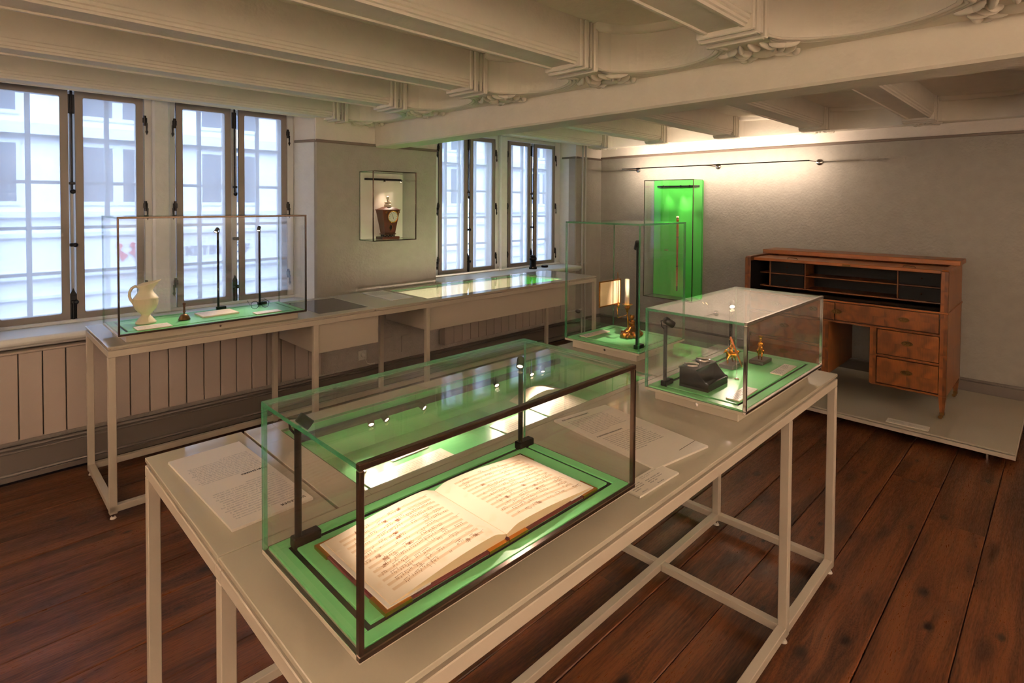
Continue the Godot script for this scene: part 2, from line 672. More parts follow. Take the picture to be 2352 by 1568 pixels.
# a flat printed card, upper face towards +y, text running along +x with its head at -z
func card_mesh(sx: float, sz: float, th: float) -> Mesh:
	var am := ArrayMesh.new()
	var st := SurfaceTool.new()
	st.begin(Mesh.PRIMITIVE_TRIANGLES)
	var h := th / 2
	var p := [Vector3(-sx / 2, h, -sz / 2), Vector3(sx / 2, h, -sz / 2), Vector3(sx / 2, h, sz / 2), Vector3(-sx / 2, h, sz / 2)]
	var uv := [Vector2(0, 0), Vector2(1, 0), Vector2(1, 1), Vector2(0, 1)]
	for i in [0, 1, 2, 0, 2, 3]:
		st.set_normal(Vector3.UP)
		st.set_uv(uv[i])
		st.add_vertex(p[i])
	st.commit(am)
	var s2 := SurfaceTool.new()
	s2.begin(Mesh.PRIMITIVE_TRIANGLES)
	s2.set_smooth_group(-1)
	for i in 4:
		var a: Vector3 = p[i]
		var b: Vector3 = p[(i + 1) % 4]
		var d := Vector3(0, -th, 0)
		quad(s2, a, b, b + d, a + d, (a + b) * Vector3(1, 0, 1))
	quad(s2, p[0] - Vector3(0, th, 0), p[1] - Vector3(0, th, 0), p[2] - Vector3(0, th, 0), p[3] - Vector3(0, th, 0), Vector3.DOWN)
	s2.generate_normals()
	s2.commit(am)
	return am

func card(parent: Node, called: String, sx: float, sz: float, th: float, face: Material, side: Material, at: Vector3, basis := Basis()) -> MeshInstance3D:
	var am := card_mesh(sx, sz, th)
	am.surface_set_material(0, face)
	am.surface_set_material(1, side)
	return part(parent, called, am, null, at, basis)

func print_mat(w: int, h: int, blocks: Array, seed_n: int, paper := Color(0.92, 0.90, 0.86), ink := Color(0.25, 0.24, 0.23)) -> StandardMaterial3D:
	var m := mat(Color(1, 1, 1), 0.4)
	m.albedo_texture = print_texture(w, h, blocks, seed_n, paper, ink)
	return m

func lettering(parent: Node, called: String, s: String, size: float, m: Material, at: Vector3, basis: Basis, depth := 0.0008, left := true, max_width := 0.0) -> MeshInstance3D:
	var t := TextMesh.new()
	var f := SystemFont.new()
	f.font_names = PackedStringArray(["Droid Sans"])
	f.font_weight = 700
	t.font = f
	t.text = s
	t.font_size = 32
	t.pixel_size = size / 32.0
	t.depth = depth
	t.curve_step = 2.0
	t.horizontal_alignment = HORIZONTAL_ALIGNMENT_LEFT if left else HORIZONTAL_ALIGNMENT_CENTER
	t.vertical_alignment = VERTICAL_ALIGNMENT_CENTER
	if max_width > 0.0:
		t.pixel_size = max_width / maxf(1.0, f.get_string_size(s, HORIZONTAL_ALIGNMENT_LEFT, -1, 32).x)
	return part(parent, called, t, m, at, basis)

# ------------------------------------------------------------------ room shell
const X0 := -2.2
const X1 := 6.02
const ZW := -4.38
const ZS := 2.0

func build_shell() -> void:
	var fl := structure("floor")
	box(fl, "subfloor", Vector3(X0 - 0.3, -0.12, -5.0), Vector3(X1 + 0.3, -0.028, ZS + 0.3), M.floor_dark, 0.0)
	var k := 0
	var z := -0.2705 - 0.2385 * 17
	while z < ZS:
		var za := maxf(z, ZW + 0.02) + 0.0016
		var zb := minf(z + 0.2385, ZS) - 0.0016
		var cuts := [X0]
		var c := X0 + 1.2 + rng.randf() * 3.0
		while c < X1 - 0.8:
			if rng.randf() < 0.5:
				cuts.append(c)
			c += 3.0 + rng.randf() * 1.8
		cuts.append(X1)
		for i in cuts.size() - 1:
			plank(fl, cuts[i] + 0.001, cuts[i + 1] - 0.001, za, zb, rng.randf() * 4.0, rng.randi_range(0, 3), rng.randf_range(-0.0012, 0.0012), k % 2 == 0)
			k += 1
		z += 0.2385
	# window wall, pierced by two window openings
	var w := structure("wall_north")
	var segs := [[X0, 0.07], [2.095, 3.33], [5.49, X1 + 0.3]]
	for i in 3:
		var a: float = segs[i][0]
		var b: float = segs[i][1]
		var rail_y: float = 2.225 if i == 2 else 2.154
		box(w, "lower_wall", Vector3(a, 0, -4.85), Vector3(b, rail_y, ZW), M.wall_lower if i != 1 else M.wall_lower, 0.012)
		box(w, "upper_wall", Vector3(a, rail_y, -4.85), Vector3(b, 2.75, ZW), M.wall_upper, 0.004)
	for o in [[0.07, 2.095], [3.33, 5.49]]:
		box(w, "parapet", Vector3(o[0] - 0.02, 0, -4.85), Vector3(o[1] + 0.02, 0.80, ZW), M.wall_rough, 0.003)
		box(w, "lintel", Vector3(o[0] - 0.02, 2.42, -4.85), Vector3(o[1] + 0.02, 2.75, ZW), M.wall_upper, 0.003)
	box(w, "rough_plaster", Vector3(2.1, 0.19, ZW - 0.01), Vector3(3.33, 0.80, ZW + 0.004), M.wall_rough, 0.002)
	# reveals: splayed boards of plaster beside the frames
	for rv in [[2.095, 2.02, 2.154], [5.49, 5.48, 2.225]]:
		var poly := PackedVector2Array([Vector2(rv[0] + 0.01, ZW - 0.004), Vector2(rv[1], -4.60), Vector2(rv[1], -4.83), Vector2(rv[0] + 0.01, -4.83)])
		part(w, "reveal", prism_mesh(poly, 0.80, rv[2]), M.reveal)
		part(w, "reveal", prism_mesh(poly, rv[2], 2.42), M.wall_upper)
	var e := structure("wall_east")
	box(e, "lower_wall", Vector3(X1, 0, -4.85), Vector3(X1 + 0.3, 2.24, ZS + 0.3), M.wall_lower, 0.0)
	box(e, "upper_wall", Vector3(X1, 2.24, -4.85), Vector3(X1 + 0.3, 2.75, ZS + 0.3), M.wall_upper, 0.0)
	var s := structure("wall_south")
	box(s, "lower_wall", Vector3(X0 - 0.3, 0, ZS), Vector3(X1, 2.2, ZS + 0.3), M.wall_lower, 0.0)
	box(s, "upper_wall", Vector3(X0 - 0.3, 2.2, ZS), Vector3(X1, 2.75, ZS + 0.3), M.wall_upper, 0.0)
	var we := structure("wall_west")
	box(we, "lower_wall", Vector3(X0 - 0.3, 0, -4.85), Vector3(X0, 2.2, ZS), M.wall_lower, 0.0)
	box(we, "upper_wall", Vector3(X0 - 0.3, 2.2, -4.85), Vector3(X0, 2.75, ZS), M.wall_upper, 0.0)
	# baseboards with a moulded cap and a foot strip
	var bn := structure("baseboard_north")
	box(bn, "board", Vector3(X0, 0, ZW), Vector3(X1, 0.185, ZW + 0.018), M.base_paint, 0.002)
	tube(bn, "cap_moulding", [Vector3(X0, 0.192, ZW + 0.014), Vector3(X1, 0.192, ZW + 0.014)], 0.014, M.base_paint, 12)
	tube(bn, "bead", [Vector3(X0, 0.168, ZW + 0.018), Vector3(X1, 0.168, ZW + 0.018)], 0.006, M.base_paint, 8)
	box(bn, "foot_strip", Vector3(X0, 0, ZW + 0.018), Vector3(X1, 0.032, ZW + 0.03), M.base_paint, 0.004)
	tube(bn, "foot_bead", [Vector3(X0, 0.04, ZW + 0.022), Vector3(X1, 0.04, ZW + 0.022)], 0.009, M.base_paint, 10)
	var be := structure("baseboard_east")
	box(be, "board", Vector3(X1 - 0.018, 0, ZW + 0.02), Vector3(X1, 0.185, ZS), M.base_paint, 0.002)
	tube(be, "cap_moulding", [Vector3(X1 - 0.014, 0.192, ZW + 0.02), Vector3(X1 - 0.014, 0.192, ZS)], 0.014, M.base_paint, 12)
	# picture rails
	var t1 := structure("trim_1")
	for a in [[2.095, 3.33, 2.154], [5.49, X1, 2.225], [X0, 0.07, 2.154]]:
		box(t1, "picture_rail", Vector3(a[0], a[2] - 0.012, ZW), Vector3(a[1], a[2] + 0.012, ZW + 0.014), M.rail_paint, 0.004)
	part(t1, "picture_rail", bmesh(Vector3(0.225, 0.022, 0.012), 0.004), M.rail_paint, Vector3(2.056, 2.154, -4.492), Basis(Vector3.UP, atan2(0.216, -0.085)))
	box(t1, "picture_rail", Vector3(5.478, 2.213, -4.60), Vector3(5.49, 2.237, ZW), M.rail_paint, 0.004)
	var t2 := structure("trim_2")
	box(t2, "picture_rail", Vector3(X1 - 0.014, 2.228, ZW), Vector3(X1, 2.252, ZS), M.rail_paint, 0.004)

func plank(parent: Node, xa: float, xb: float, za: float, zb: float, u0: float, row: int, dy: float, flip: bool) -> void:
	var st := SurfaceTool.new()
	st.begin(Mesh.PRIMITIVE_TRIANGLES)
	st.set_smooth_group(-1)
	var b := 0.003
	var c := Vector3((xa + xb) / 2, dy, (za + zb) / 2)
	var rings := [[0.0, -0.026], [0.0, -b], [b, 0.0]]
	var cs := []
	for rg in rings:
		var i: float = rg[0]
		cs.append([Vector3(xa + i, rg[1], za + i), Vector3(xb - i, rg[1], za + i), Vector3(xb - i, rg[1], zb - i), Vector3(xa + i, rg[1], zb - i)])
	var put := func(pts: Array):
		for p in pts:
			var u: float = (p.x - xa) / 4.0
			var v: float = (p.z - za) / (zb - za) * 0.96 + 0.02
			st.set_uv(Vector2((u if not flip else -u) + u0 / 4.0, (row + (v if not flip else 1.0 - v)) / 4.0))
			st.add_vertex(p - Vector3(c.x, 0, c.z))
	var t: Array = cs[2]
	put.call([t[0], t[1], t[2], t[0], t[2], t[3]])
	for lv in 2:
		for i in 4:
			var a: Vector3 = cs[lv][i]
			var d: Vector3 = cs[lv][(i + 1) % 4]
			var f: Vector3 = cs[lv + 1][(i + 1) % 4]
			var g: Vector3 = cs[lv + 1][i]
			put.call([a, d, f, a, f, g])
	st.generate_normals()
	part(parent, "plank", st.commit(), M.plank, c)

# ------------------------------------------------------------------ ceiling
const JN := [-4.22, -3.38, -2.53, -1.71, -0.88, -0.04, 0.80, 1.62]
const JF := [-4.09, -3.28, -2.46, -1.62, -0.81, 0.01, 0.83, 1.65]
const CEIL := 2.55

func build_ceiling() -> void:
	var c := structure("ceiling")
	box(c, "ceiling_panel", Vector3(X0 - 0.3, CEIL, -4.85), Vector3(X1 + 0.3, CEIL + 0.3, ZS + 0.3), M.ceiling, 0.0)
	# main beam, a little lower in the middle of the room than at the wall
	var beam := bmesh(Vector3(0.22, 0.42, 6.6), 0.012)
	part(c, "beam", beam, M.ceiling, Vector3(2.755, 2.375, -1.18), Basis(Vector3.RIGHT, -0.0085))
	for j in JN.size():
		joist(c, X0, 2.40, JN[j], 0.22, 2.335, 2.285, M.ceiling, j > 3 and false)
		if j < 6:
			ornament(c, Vector3(2.535, 2.326, JN[j] - 0.10), 1.2, j)
	for j in JF.size():
		joist(c, 2.86, 5.86, JF[j], 0.21, 2.365, 5.755, M.ceiling, true)
		if j < 6:
			ornament(c, Vector3(5.90, 2.350, JF[j] - 0.09), 0.85, j + 20)
	for j in range(-1, 6):
		var za: float = -4.60 if j < 0 else JN[j]
		var zb: float = JN[j + 1] - 0.22
		if zb - za > 0.1:
			bay_end(c, za, zb, 2.285, 2.66, 0.245, 2.33)
		var ya: float = -4.50 if j < 0 else JF[j]
		var yb: float = JF[j + 1] - 0.21
		if yb - ya > 0.1:
			bay_end(c, ya, yb, 5.76, X1 + 0.01, 0.125, 2.355)
	# flat stucco under each joist end
	for j in JN.size():
		box(c, "soffit", Vector3(2.285, 2.33, JN[j] - 0.22), Vector3(2.66, 2.42, JN[j]), M.ceiling, 0.001)
	for j in JF.size():
		box(c, "soffit", Vector3(5.76, 2.355, JF[j] - 0.21), Vector3(X1 + 0.01, 2.42, JF[j]), M.ceiling, 0.001)

func joist(c: Node, xa: float, xb: float, zn: float, w: float, y: float, xcap: float, m: Material, _far: bool) -> void:
	# body with a stepped moulding along both lower edges
	var zf := zn - w
	var prof := PackedVector2Array()
	# (z offset from centre, y)
	var hw := w / 2
	var steps := [[hw, CEIL + 0.02], [hw, y + 0.045], [hw - 0.006, y + 0.041], [hw - 0.006, y + 0.028], [hw - 0.014, y + 0.024], [hw - 0.014, y + 0.012], [hw - 0.022, y + 0.009], [hw - 0.026, y], [hw - 0.040, y], [hw - 0.044, y + 0.007], [hw - 0.054, y + 0.007]]
	for s in steps:
		prof.append(Vector2(s[0], s[1]))
	for i in range(steps.size() - 1, -1, -1):
		prof.append(Vector2(-steps[i][0], steps[i][1]))
	var st := SurfaceTool.new()
	st.begin(Mesh.PRIMITIVE_TRIANGLES)
	st.set_smooth_group(-1)
	for i in prof.size() - 1:
		var a := prof[i]
		var b := prof[i + 1]
		var n := Vector3(0, -(b.x - a.x) * -1.0, (b.y - a.y) * -1.0)
		n = Vector3(0, (b.x - a.x), -(b.y - a.y))
		quad(st, Vector3(xa, a.y, a.x), Vector3(xb, a.y, a.x), Vector3(xb, b.y, b.x), Vector3(xa, b.y, b.x), n)
	st.generate_normals()
	part(c, "joist", st.commit(), m, Vector3(0, 0, zn - hw))
	# end cap mouldings: two bands round the joist
	for q in [[-0.120, 0.014, 0.020], [-0.092, 0.024, 0.030], [-0.045, 0.016, 0.016], [-0.020, 0.028, 0.030]]:
		var x: float = xcap + q[0]
		box(c, "band", Vector3(x, y - q[1], zf - 0.004), Vector3(x + q[2], y + 0.03, zn + 0.004), m, 0.005)
		for zz in [zn, zf]:
			box(c, "band", Vector3(x, y - q[1] + 0.002, zz - q[1] * 0.6), Vector3(x + q[2], CEIL, zz + q[1] * 0.6), m, 0.005)

func bay_end(c: Node, za: float, zb: float, xa: float, xb: float, bulge: float, y: float) -> void:
	var arc := []
	var n := 20
	for i in n + 1:
		var t := float(i) / n
		var s := 2.0 * t - 1.0
		arc.append(Vector2(xa + bulge * pow(maxf(0.0, 1.0 - s * s), 0.55), lerpf(za, zb, t)))
	var poly := PackedVector2Array(arc)
	poly.append(Vector2(xb, zb))
	poly.append(Vector2(xb, za))
	part(c, "bay_end", prism_mesh(poly, y, CEIL + 0.01), M.ceiling)
	for off in [0.012, 0.032, 0.05]:
		var pts := []
		for i in n + 1:
			var p: Vector2 = arc[i]
			var q0: Vector2 = arc[maxi(i - 1, 0)]
			var q1: Vector2 = arc[mini(i + 1, n)]
			var tn := (q1 - q0).normalized()
			var nn := Vector2(tn.y, -tn.x)
			if nn.x < 0:
				nn = -nn
			if i == 0 or i == n:
				nn = Vector2(1, 0)
			pts.append(Vector3(minf(p.x + nn.x * off, xb - 0.01), y, p.y + nn.y * off))
		tube(c, "arch_bead", pts, 0.0085, M.ceiling, 6)
	# soft cove under the ceiling panel
	var cove := []
	for i in n + 1:
		cove.append(Vector3(arc[i].x - 0.01, CEIL, arc[i].y))
	tube(c, "cove", cove, 0.035, M.ceiling, 10)

# stucco flower: a shell with curled petals
func ornament(c: Node, at: Vector3, s: float, seed_n: int) -> void:
	var r := RandomNumberGenerator.new()
	r.seed = 100 + seed_n
	var petal := SphereMesh.new()
	petal.radius = 0.5
	petal.height = 1.0
	petal.radial_segments = 10
	petal.rings = 6
	var o := part(c, "rosette", petal, M.ceiling, at + Vector3(0.03 * s, 0.004, 0), Basis.from_scale(Vector3(0.085, 0.036, 0.11) * s))
	var list := []
	for i in 7:
		var a := -1.35 + i * 0.45
		list.append([Vector3(-0.050 - 0.030 * cos(a), 0, 0.110 * sin(a)), 0.075, 0.019, -a * 0.9])
	for i in 5:
		for sg in [-1.0, 1.0]:
			list.append([Vector3(-0.030 + 0.024 * i, 0, sg * (0.050 + 0.018 * (i % 3))), 0.060, 0.016, sg * (0.4 + 0.45 * i)])
	for sg in [-1.0, 1.0]:
		list.append([Vector3(0.065, 0, sg * 0.095), 0.035, 0.026, sg * 0.6])
	for q in list:
		var p: Vector3 = at + q[0] * s
		var b := Basis(Vector3.UP, q[3] + r.randf_range(-0.2, 0.2)) * Basis(Vector3.FORWARD, r.randf_range(-0.15, 0.15))
		var l := MeshInstance3D.new()
		l.name = "petal"
		l.mesh = petal
		l.material_override = M.ceiling
		o.add_child(l, true)
		l.global_transform = Transform3D(b * Basis.from_scale(Vector3(q[1] * 1.1, 0.036, q[2] * 1.1) * s), p)

# ------------------------------------------------------------------ windows
func build_windows() -> void:
	window("window_1", [[0.145, 0.527], [0.563, 0.943], [1.148, 1.523], [1.581, 1.958]], 0.07, 2.02, 0.87)
	window("window_2", [[3.54, 3.925], [3.968, 4.337], [4.544, 4.92], [4.989, 5.37]], 3.33, 5.48, 0.90)

func window(called: String, sashes: Array, xa: float, xb: float, yb: float) -> void:
	var w := structure(called)
	var yt := 2.37
	var sill_y := yb - 0.02
	# sill board with rounded nosing
	box(w, "window_sill", Vector3(xa - 0.0, sill_y - 0.06, -4.83), Vector3(xb + (0.07 if xb < 3 else 0.0), sill_y, -4.30), M.white_wood, 0.004)
	tube(w, "sill_nosing", [Vector3(xa, sill_y - 0.022, -4.29), Vector3(xb + (0.07 if xb < 3 else 0.0), sill_y - 0.022, -4.29)], 0.024, M.reveal, 14)
	box(w, "sill_step", Vector3(xa, sill_y, -4.83), Vector3(xb, sill_y + 0.022, -4.60), M.white_wood, 0.005)
	# frame: jambs, mullion, head
	var posts := [[xa, sashes[0][0] - 0.004], [sashes[1][1] + 0.004, sashes[2][0] - 0.004], [sashes[3][1] + 0.004, xb]]
	for p in posts:
		box(w, "frame_post", Vector3(p[0], sill_y, -4.80), Vector3(p[1], 2.42, -4.625), M.white_wood, 0.006)
	box(w, "mullion_face", Vector3(posts[1][0] + 0.045, sill_y, -4.63), Vector3(posts[1][1] - 0.045, 2.42, -4.575), M.reveal, 0.015)
	box(w, "frame_head", Vector3(xa, yt + 0.005, -4.80), Vector3(xb, 2.42, -4.63), M.white_wood, 0.004)
	for i in 4:
		var a: float = sashes[i][0]
		var b: float = sashes[i][1]
		casement(w, a, b, yb, yt)
	for pr in [[sashes[0][1], sashes[1][0]], [sashes[2][1], sashes[3][0]]]:
		var xm: float = (pr[0] + pr[1]) / 2
		box(w, "meeting_post", Vector3(pr[0] + 0.006, yb, -4.70), Vector3(pr[1] - 0.006, yt, -4.645), M.white_wood, 0.006)
		var bolt := rod(w, "espagnolette", Vector3(xm, 1.72, -4.630), Vector3(xm, yt, -4.630), 0.006, M.iron, -1.0, 8)
		box(bolt, "bolt_plate", Vector3(xm - 0.017, 2.22, -4.642), Vector3(xm + 0.017, 2.345, -4.634), M.iron, 0.003)
		part(bolt, "bolt_knob", lathe_mesh([Vector2(0.001, 0), Vector2(0.012, 0.004), Vector2(0.016, 0.012), Vector2(0.008, 0.022), Vector2(0.001, 0.024)], 12), M.iron, Vector3(xm + 0.004, 1.71, -4.635), basis_y(Vector3(0, 0, 1)))
		box(bolt, "bolt_guide", Vector3(xm - 0.016, 1.755, -4.640), Vector3(xm + 0.016, 1.772, -4.618), M.iron, 0.003)
		var lock := box(w, "bottom_bolt", Vector3(xm - 0.018, yb + 0.0, -4.64), Vector3(xm + 0.018, yb + 0.16, -4.632), M.iron, 0.003)
		part(lock, "spear_tip", plate_mesh(PackedVector2Array([Vector2(-0.020, 0), Vector2(0.020, 0), Vector2(0.010, 0.02), Vector2(0, 0.045), Vector2(-0.010, 0.02)]), 0.006), M.iron, Vector3(xm, yb + 0.16, -4.636), Basis(Vector3.RIGHT, PI / 2).inverse())
		rod(lock, "sliding_rod", Vector3(xm, yb + 0.0, -4.626), Vector3(xm, yb + 0.11, -4.626), 0.008, M.iron, -1.0, 8)
		for yk in [1.36, yb + 0.115]:
			box(w, "catch", Vector3(xm - 0.016, yk - 0.011, -4.645), Vector3(xm + 0.010, yk + 0.011, -4.618), M.iron, 0.004)
			part(w, "knob", lathe_mesh([Vector2(0.001, 0), Vector2(0.013, 0.004), Vector2(0.015, 0.012), Vector2(0.007, 0.02), Vector2(0.001, 0.022)], 12), M.iron, Vector3(xm + 0.012, yk, -4.620), basis_y(Vector3(0, 0, 1)))
	# strap hinges on the posts
	for x in [sashes[0][0], sashes[1][1], sashes[2][0], sashes[3][1]]:
		var sg := 1.0 if x == sashes[1][1] or x == sashes[3][1] else -1.0
		for yh in [2.20, 1.60, 1.04]:
			var hg := rod(w, "hinge", Vector3(x + sg * 0.010, yh - 0.02, -4.618), Vector3(x + sg * 0.010, yh + 0.05, -4.618), 0.009, M.iron, -1.0, 10)
			part(hg, "hinge_strap", plate_mesh(PackedVector2Array([Vector2(-0.006, 0), Vector2(0.006, 0), Vector2(0.004, -0.05), Vector2(0.009, -0.062), Vector2(0, -0.085), Vector2(-0.009, -0.062), Vector2(-0.004, -0.05)]), 0.006), M.iron, Vector3(x + sg * 0.022, yh, -4.618), Basis(Vector3.RIGHT, PI / 2).inverse())
			box(hg, "hinge_leaf", Vector3(x - sg * 0.004, yh, -4.620), Vector3(x + sg * 0.024, yh + 0.035, -4.612), M.iron, 0.002)

func casement(w: Node, a: float, b: float, yb: float, yt: float) -> void:
	var f := 0.042
	var z0 := -4.645
	var z1 := -4.62
	# frame ring as one mesh with a rounded opening
	var sx := b - a
	var sy := yt - yb
	var key := "sash%.3f_%.3f" % [sx, sy]
	if not mesh_cache.has(key):
		var st := SurfaceTool.new()
		st.begin(Mesh.PRIMITIVE_TRIANGLES)
		st.set_smooth_group(-1)
		var outer := []
		var inner := []
		var r := 0.012
		for cn in [[1, 1], [-1, 1], [-1, -1], [1, -1]]:
			for i in 5:
				var an: float = atan2(cn[1], cn[0]) - PI / 4 + PI / 2 * i / 4.0
				inner.append(Vector2(cn[0] * (sx / 2 - f - r) + cos(an) * r, cn[1] * (sy / 2 - f - r) + sin(an) * r))
				outer.append(Vector2(cn[0] * sx / 2, cn[1] * sy / 2))
		var d := (z1 - z0) / 2
		for i in inner.size():
			var j := (i + 1) % inner.size()
			var oi: Vector2 = outer[i]
			var oj: Vector2 = outer[j]
			var ii: Vector2 = inner[i]
			var ij: Vector2 = inner[j]
			for sg in [-1.0, 1.0]:
				quad(st, Vector3(oi.x, oi.y, sg * d), Vector3(oj.x, oj.y, sg * d), Vector3(ij.x, ij.y, sg * d), Vector3(ii.x, ii.y, sg * d), Vector3(0, 0, sg))
			quad(st, Vector3(ii.x, ii.y, -d), Vector3(ij.x, ij.y, -d), Vector3(ij.x, ij.y, d), Vector3(ii.x, ii.y, d), Vector3(-ii.x, -ii.y, 0))
			if oi.distance_to(oj) > 0.01:
				quad(st, Vector3(oi.x, oi.y, -d), Vector3(oj.x, oj.y, -d), Vector3(oj.x, oj.y, d), Vector3(oi.x, oi.y, d), Vector3(oi.x + oj.x, oi.y + oj.y, 0))
		st.generate_normals()
		mesh_cache[key] = st.commit()
	var s := part(w, "casement", mesh_cache[key], M.sash_paint, Vector3((a + b) / 2, (yb + yt) / 2, (z0 + z1) / 2))
	box(s, "scrim_pane", Vector3(a + f - 0.006, yb + f - 0.006, -4.634), Vector3(b - f + 0.006, yt - f + 0.006, -4.632), M.scrim, 0.0)
	# old outer light with glazing bars
	var lit := box(w, "outer_pane", Vector3(a + 0.02, yb + 0.02, -4.762), Vector3(b - 0.02, yt - 0.02, -4.758), M.window_glass, 0.0)
	var xm := (a + b) / 2
	box(lit, "glazing_bar", Vector3(xm - 0.014, yb, -4.775), Vector3(xm + 0.014, yt, -4.745), M.bar_wood, 0.004)
	for i in range(1, 5):
		var y := lerpf(yb, yt, i / 5.0)
		box(lit, "glazing_bar", Vector3(a, y - 0.011, -4.772), Vector3(b, y + 0.011, -4.748), M.bar_wood, 0.004)
	for q in [[a - 0.004, a + 0.024], [b - 0.024, b + 0.004]]:
		box(lit, "light_stile", Vector3(q[0], yb, -4.78), Vector3(q[1], yt, -4.74), M.white_wood, 0.004)
	for q in [[yb - 0.01, yb + 0.03], [yt - 0.03, yt + 0.01]]:
		box(lit, "light_rail", Vector3(a, q[0], -4.78), Vector3(b, q[1], -4.74), M.white_wood, 0.004)

# ------------------------------------------------------------------ the street outside
func build_outside() -> void:
	var zf := -9.5
	lone("street", "grey paved street between the two houses", "street", bmesh(Vector3(26, 0.1, 4.6), 0.0), M.street, Vector3(5, -0.75, -7.18))
	var b := thing("neighbour_building", "pale stone house across the street with dark windows and a shop sign", "building", Vector3(5, -0.7, zf))
	box(b, "wall", Vector3(-8, -0.7, zf - 1.0), Vector3(18, 9.0, zf), M.facade, 0.0)
	for yl in [[2.46, 2.66, 0.12], [1.42, 1.52, 0.08], [1.16, 1.24, 0.06], [0.62, 0.70, 0.08], [0.36, 0.42, 0.05], [0.12, 0.18, 0.05], [-0.12, -0.06, 0.05], [4.6, 4.8, 0.15]]:
		box(b, "ledge", Vector3(-8, yl[0], zf), Vector3(18, yl[1], zf + yl[2]), M.facade_frame, 0.015)
	for i in range(-3, 10):
		var xc := 0.155 + 1.474 * i
		for yy in [[1.58, 2.44], [2.74, 4.4], [5.0, 6.8]]:
			var wd := box(b, "window", Vector3(xc - 0.45, yy[0], zf - 0.02), Vector3(xc + 0.45, yy[1], zf + 0.03), M.facade_frame, 0.01)
			for sg in [-1.0, 1.0]:
				box(wd, "pane", Vector3(xc + sg * 0.06, yy[0] + 0.06, zf + 0.02), Vector3(xc + sg * 0.40, yy[1] - 0.06, zf + 0.034), M.facade_dark, 0.002)
	# mirrored writing is not turned: the sign faces the street
	lettering(b, "sign_lettering", "KETBY LÖF", 0.16, M.sign_grey, Vector3(2.46, 0.90, zf + 0.012), Basis(), 0.02, true, 0.95)
	for sg in [0.0, 1.0]:
		var px: float = 1.62 + sg * 0.17
		part(b, "sign_emblem", plate_mesh(PackedVector2Array([Vector2(0, 0.14), Vector2(0.06, 0.10), Vector2(0.03, 0.02), Vector2(0.12, -0.05), Vector2(0.05, -0.14), Vector2(0.02, -0.06), Vector2(-0.04, -0.02), Vector2(0.02, 0.04), Vector2(-0.03, 0.08)]), 0.02), M.sign_red, Vector3(px, 0.93, zf + 0.012), Basis(Vector3.RIGHT, PI / 2).inverse())

